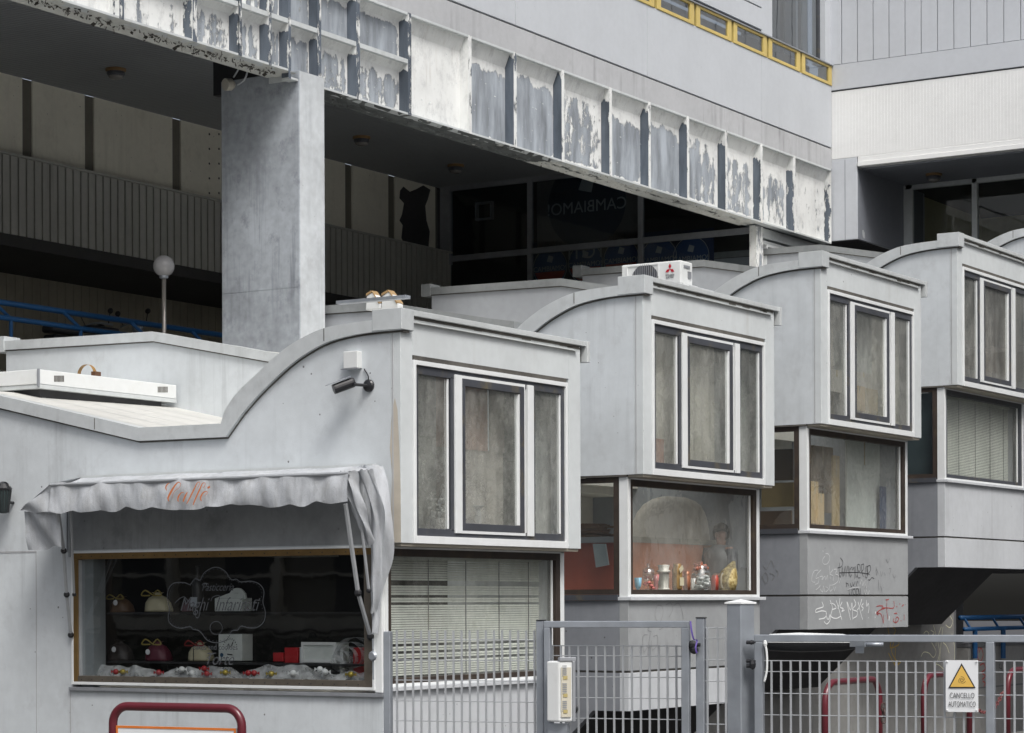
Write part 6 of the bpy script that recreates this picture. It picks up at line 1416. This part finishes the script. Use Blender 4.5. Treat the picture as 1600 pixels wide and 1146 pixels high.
# person in the second unit, half turned, seen through the lower window
def person():
    hc = q2(1127, 836, .56); y = Y0+.56
    t0 = Vector((hc.x, y, hc.z))
    vs = []; es = []; rs = []
    def add(p, r, par=None):
        vs.append(tuple(Vector(p)-root)); rs.append(r)
        if par is not None: es.append((par, len(vs)-1))
        return len(vs)-1
    root = Vector((hc.x, y, hc.z-1.58))
    T = lambda x, y_, z: t0+Vector((x, y_, z))
    pel = add(T(.02, .03, -.68), .155); wai = add(T(.01, .03, -.50), .135, pel); che = add(T(0, .02, -.30), .155, wai); nb = add(T(0, .01, -.17), .075, che); nk = add(T(-.005, 0, -.10), .055, nb); hd = add(T(-.01, -.005, -.02), .085, nk); ht = add(T(-.01, -.0, .055), .085, hd)
    for s in (-1, 1):
        sh = add(T(.03*s, .17*s+.02, -.20), .062, che); el = add(T(-.05, .21*s+.02, -.44), .045, sh); wr_ = add(T(-.22, .12*s, -.53), .030, el); pm = add(T(-.29, .10*s, -.52), .032, wr_)
        for f_ in range(4):
            k1 = add(T(-.335, .10*s+(f_-1.5)*.020, -.515), .0095, pm); k2 = add(T(-.365, .10*s+(f_-1.5)*.021, -.53-.004*f_), .0085, k1); add(T(-.375, .10*s+(f_-1.5)*.021, -.555), .0075, k2)
        th = add(T(-.29, .10*s-.045*s, -.50), .011, pm); add(T(-.325, .10*s-.055*s, -.515), .009, th)
        hip = add(T(.02, .09*s+.02, -.80), .10, pel); kn = add(T(.01, .10*s+.02, -1.16), .065, hip); an = add(T(.03, .10*s+.02, -1.50), .042, kn); add(T(-.08, .10*s+.02, -1.55), .036, an)
    me = bpy.data.meshes.new('person'); me.from_pydata(vs, es, []); me.update()
    o = bpy.data.objects.new('person', me); COL.objects.link(o); o.location = root; ORG[o.name] = tuple(root)
    sk = o.modifiers.new('skin', 'SKIN')
    for i, r in enumerate(rs): me.skin_vertices[0].data[i].radius = (r, r)
    me.skin_vertices[0].data[0].use_root = True
    sb = o.modifiers.new('sub', 'SUBSURF'); sb.levels = 2; sb.render_levels = 2
    bpy.context.view_layer.update()
    me2 = bpy.data.meshes.new_from_object(o.evaluated_get(bpy.context.evaluated_depsgraph_get())); o.modifiers.clear(); o.data = me2
    me2.materials.clear(); me2.materials.append(simple('skin', (.30, .17, .125)))
    for p in me2.polygons: p.use_smooth = True
    tag(o, 'dark-haired person in a grey top behind the jars in the second unit', 'person')
    m = MB(); m.ball(T(-.005, 0, .03), .115, 20, (1.05, .95, 1.1)); m.v = [v for v in m.v]; 
    keep = MB(); keep.v = m.v; keep.f = [f for f in m.f if not (sum(m.v[i][0] for i in f)/4 < t0.x-.035 and sum(m.v[i][2] for i in f)/4 < t0.z+.07) and sum(m.v[i][2] for i in f)/4 > t0.z-.09]
    keep.build('hair', simple('dark_hair', (.02, .016, .014), .6), o, smooth=True)
    fc = MB(); fc.ball(T(-.10, 0, -.005), .016, 8, (1.2, .7, 1.1)); fc.ball(T(-.088, .032, .018), .010, 8); fc.ball(T(-.088, -.032, .018), .010, 8); fc.build('nose_and_eyes', simple('face_detail', (.28, .14, .10)), o, smooth=True)
    MB().box(t0.x-.094, t0.x-.088, t0.y-.022, t0.y+.022, t0.z-.050, t0.z-.042).build('mouth', simple('lip', (.30, .08, .07)), o)
    for s in (-1, 1): MB().ball(T(.01, .088*s, .0), .02, 8, (.8, .4, 1.3)).build('ear', simple('ear_skin', (.40, .21, .15)), o, smooth=True)
    cl = MB(); cl.lathe((t0.x+.01, t0.y+.03, t0.z-.78), [(.18, 0), (.185, .05), (.17, .26), (.19, .45), (.20, .53), (.15, .60), (.085, .655)], 24).build('shirt', simple('grey_shirt', (.17, .18, .19)), o, smooth=True)
    for s in (-1, 1): MB().tube([T(.03*s, .17*s+.02, -.19), T(-.05, .21*s+.02, -.44), T(-.19, .135*s, -.515)], [.088, .068, .050], 12).build('sleeve', simple('dark_sleeve', (.06, .065, .075)), o, smooth=True)
    MB().lathe((t0.x+.02, t0.y+.03, t0.z-1.45), [(.13, 0), (.15, .3), (.175, .6), (.165, .72)], 20).build('apron', simple('dark_apron', (.05, .05, .06)), o, smooth=True)
person()

# ================================================================ ACROSS THE STREET: what the panes mirror
M_rust = paint('rusticated_stone', (.22, .21, .19), .9, .35, bmp=1.0, bs=6, dirt=.8, dcol=(.09, .085, .08))
M_plas = paint('pale_plaster', (.86, .83, .76), .8, .10, dirt=.4, streak=.3, scol=(.45, .42, .38))
M_stone = paint('warm_stone', (.20, .18, .145), .8, .12, dirt=.3, streak=.4, scol=(.2, .18, .14))
t = thing('opposite_building', 'rusticated stone arcade across the street, seen mirrored in the bay windows', 'building', (60, -14, 0))
xs_ = 22.0; wall = MB(); pier = MB(); pn_ = MB(); dr_ = MB(); df_ = MB()
while xs_ < 120:
    w_ = 7.0; a0, a1 = xs_, xs_+w_; c = xs_+w_/2; r = 2.3
    # pier and arch band as blocks of stone
    n = 20; arc = [(c+r*math.cos(q), 5.0+r*math.sin(q)) for q in [math.pi*k/n for k in range(n+1)]]
    for i in range(n):
        (xa_, za_), (xb_, zb_) = arc[i], arc[i+1]; wall.prism([(xa_, za_), (xb_, zb_), (xb_, 9.0), (xa_, 9.0)], 'y', -14, -13)
    wall.box(a0, c-r, -14, -13, 0, 9.0); wall.box(c+r, a1, -14, -13, 0, 9.0)
    for z in range(0, 9):
        for s in (a0, c+r+.05): wall.box(s+.03, s+1.05, -13.0, -12.86-.05*random.random(), z+.04, z+.95)
    pn_.box(c-r, c+r, -13.9, -13.75, 0, 7.4)
    for z0_, z1_ in ((10.2, 12.8), (14.2, 16.8)):
        pier.box(c-.9, c+.9, -13.06, -13.0, z0_, z1_)
    dr_.box(c-1.1, c+1.1, -13.76, -13.70, 0, 3.1); df_.ring_y(c-1.3, c+1.3, 0, 3.3, -13.74, -13.55, .2, .2, .02, .2); xs_ += w_
wall.box(22, 120, -14, -13.02, 9.0, 18).build('arcade', M_rust, t); pn_.build('arch_infill', M_plas, t); dr_.build('door', simple('dark_door', (.04, .035, .03)), t); df_.build('door_frame', M_white, t); pier.build('shutter', simple('shutter_green', (.07, .09, .08)), t)
MB().box(22, 120, -14, -12.7, 9.0, 9.35).box(22, 120, -14, -12.4, 17.6, 18.2).build('cornice', M_stone, t)
t = thing('side_street_building', 'warm stone building down the side street, mirrored in the shop window', 'building', (-14, 34, 0))
m = MB(); m.box(-16, -14, 16, 70, 0, 16).build('facade', M_stone, t)
m = MB(); wnd = MB()
for z in (1.2, 3.6, 4.2, 9.2, 9.8): m.box(-14, -13.75+(.25 if z > 9 else 0), 16, 70, z, z+.28)
y = 17.5
while y < 68:
    wnd.box(-14.0, -13.97, y, y+1.6, 5.2, 8.2); wnd.box(-14.0, -13.97, y, y+1.6, 10.8, 13.8); wnd.box(-14, -13.97, y, y+1.6, 1.6, 3.3)
    m.box(-14, -13.8, y-.18, y, 5.0, 8.5); m.box(-14, -13.8, y+1.6, y+1.78, 5.0, 8.5); m.box(-14, -13.6, y-.3, y+1.9, 8.5, 8.75); y += 3.8
M_mld = paint('pale_moulding', (.52, .48, .40), .8, .15, dirt=.3)
for z0_, z1_, pr2 in ((.95, 1.05, .18), (1.12, 1.30, .30), (1.36, 1.42, .22), (2.6, 2.68, .12)): m.box(-14, -14+pr2, 16, 70, z0_, z1_)
for q in range(14): m.box(-14, -13.72, 17.0+3.8*q, 17.25+3.8*q, 1.42, 8.5)
m.build('moulding', M_mld, t); hd_ = MB()
for i in range(2600):
    p = Vector((random.uniform(-11.4, -10.6), random.uniform(20, 60), random.uniform(0, .95))); u_ = Vector((random.uniform(-1, 1), random.uniform(-1, 1), random.uniform(-1, 1))).normalized(); v_ = u_.orthogonal().normalized(); hd_.quad(p-u_*.14, p+v_*.09, p+u_*.14, p-v_*.09)
tag(hd_.build('hedge', paint('hedge_leaves', (.03, .04, .025), .7, .4, bmp=0), org=(-11, 40, 0)), 'low clipped hedge before the side-street building', 'hedge'); wnd.build('window', M_blk, t)
def tree(x, y, h, label):
    t = thing('street_tree', label, 'tree', (x, y, 0), 'street trees behind the viewpoint'); m = MB(); lf = MB()
    m.tube([(x, y, 0), (x+.1, y+.1, h*.3), (x-.1, y, h*.55), (x, y+.2, h*.8)], [.22, .19, .13, .05], 10)
    for i in range(16):
        an = random.uniform(0, 6.28); z = h*random.uniform(.35, .75); L_ = h*random.uniform(.18, .36); e = Vector((x+L_*math.cos(an), y+L_*math.sin(an), z+L_*random.uniform(.3, .9)))
        m.tube([(x, y, z), (x+(e.x-x)*.5, y+(e.y-y)*.5, z+(e.z-z)*.35), tuple(e)], [.08, .05, .02], 6)
        for j in range(130):
            p = e+Vector((random.gauss(0, .55), random.gauss(0, .55), random.gauss(0, .45))); u_ = Vector((random.uniform(-1, 1), random.uniform(-1, 1), random.uniform(-1, 1))).normalized(); v_ = u_.orthogonal().normalized(); s = random.uniform(.06, .13)
            lf.add([tuple(p-u_*s), tuple(p+v_*s*.5), tuple(p+u_*s), tuple(p-v_*s*.5)], [(0, 1, 2, 3)])
    m.build('trunk', simple('bark', (.05, .042, .035)), t); lf.build('crown', paint('leaves', (.035, .055, .022), .6, .4, bmp=0), t)
tree(-6.5, 31, 9, 'street tree in front of the side-street building, mirrored in the shop window'); tree(-7, 40, 10, 'farther street tree by the side-street building'); tree(52, -9, 8, 'street tree before the stone arcade across the road'); tree(63, -8, 12, 'tall street tree before the stone arcade, middle one of three'); tree(76, -9, 12, 'tall street tree before the stone arcade, farthest of three')
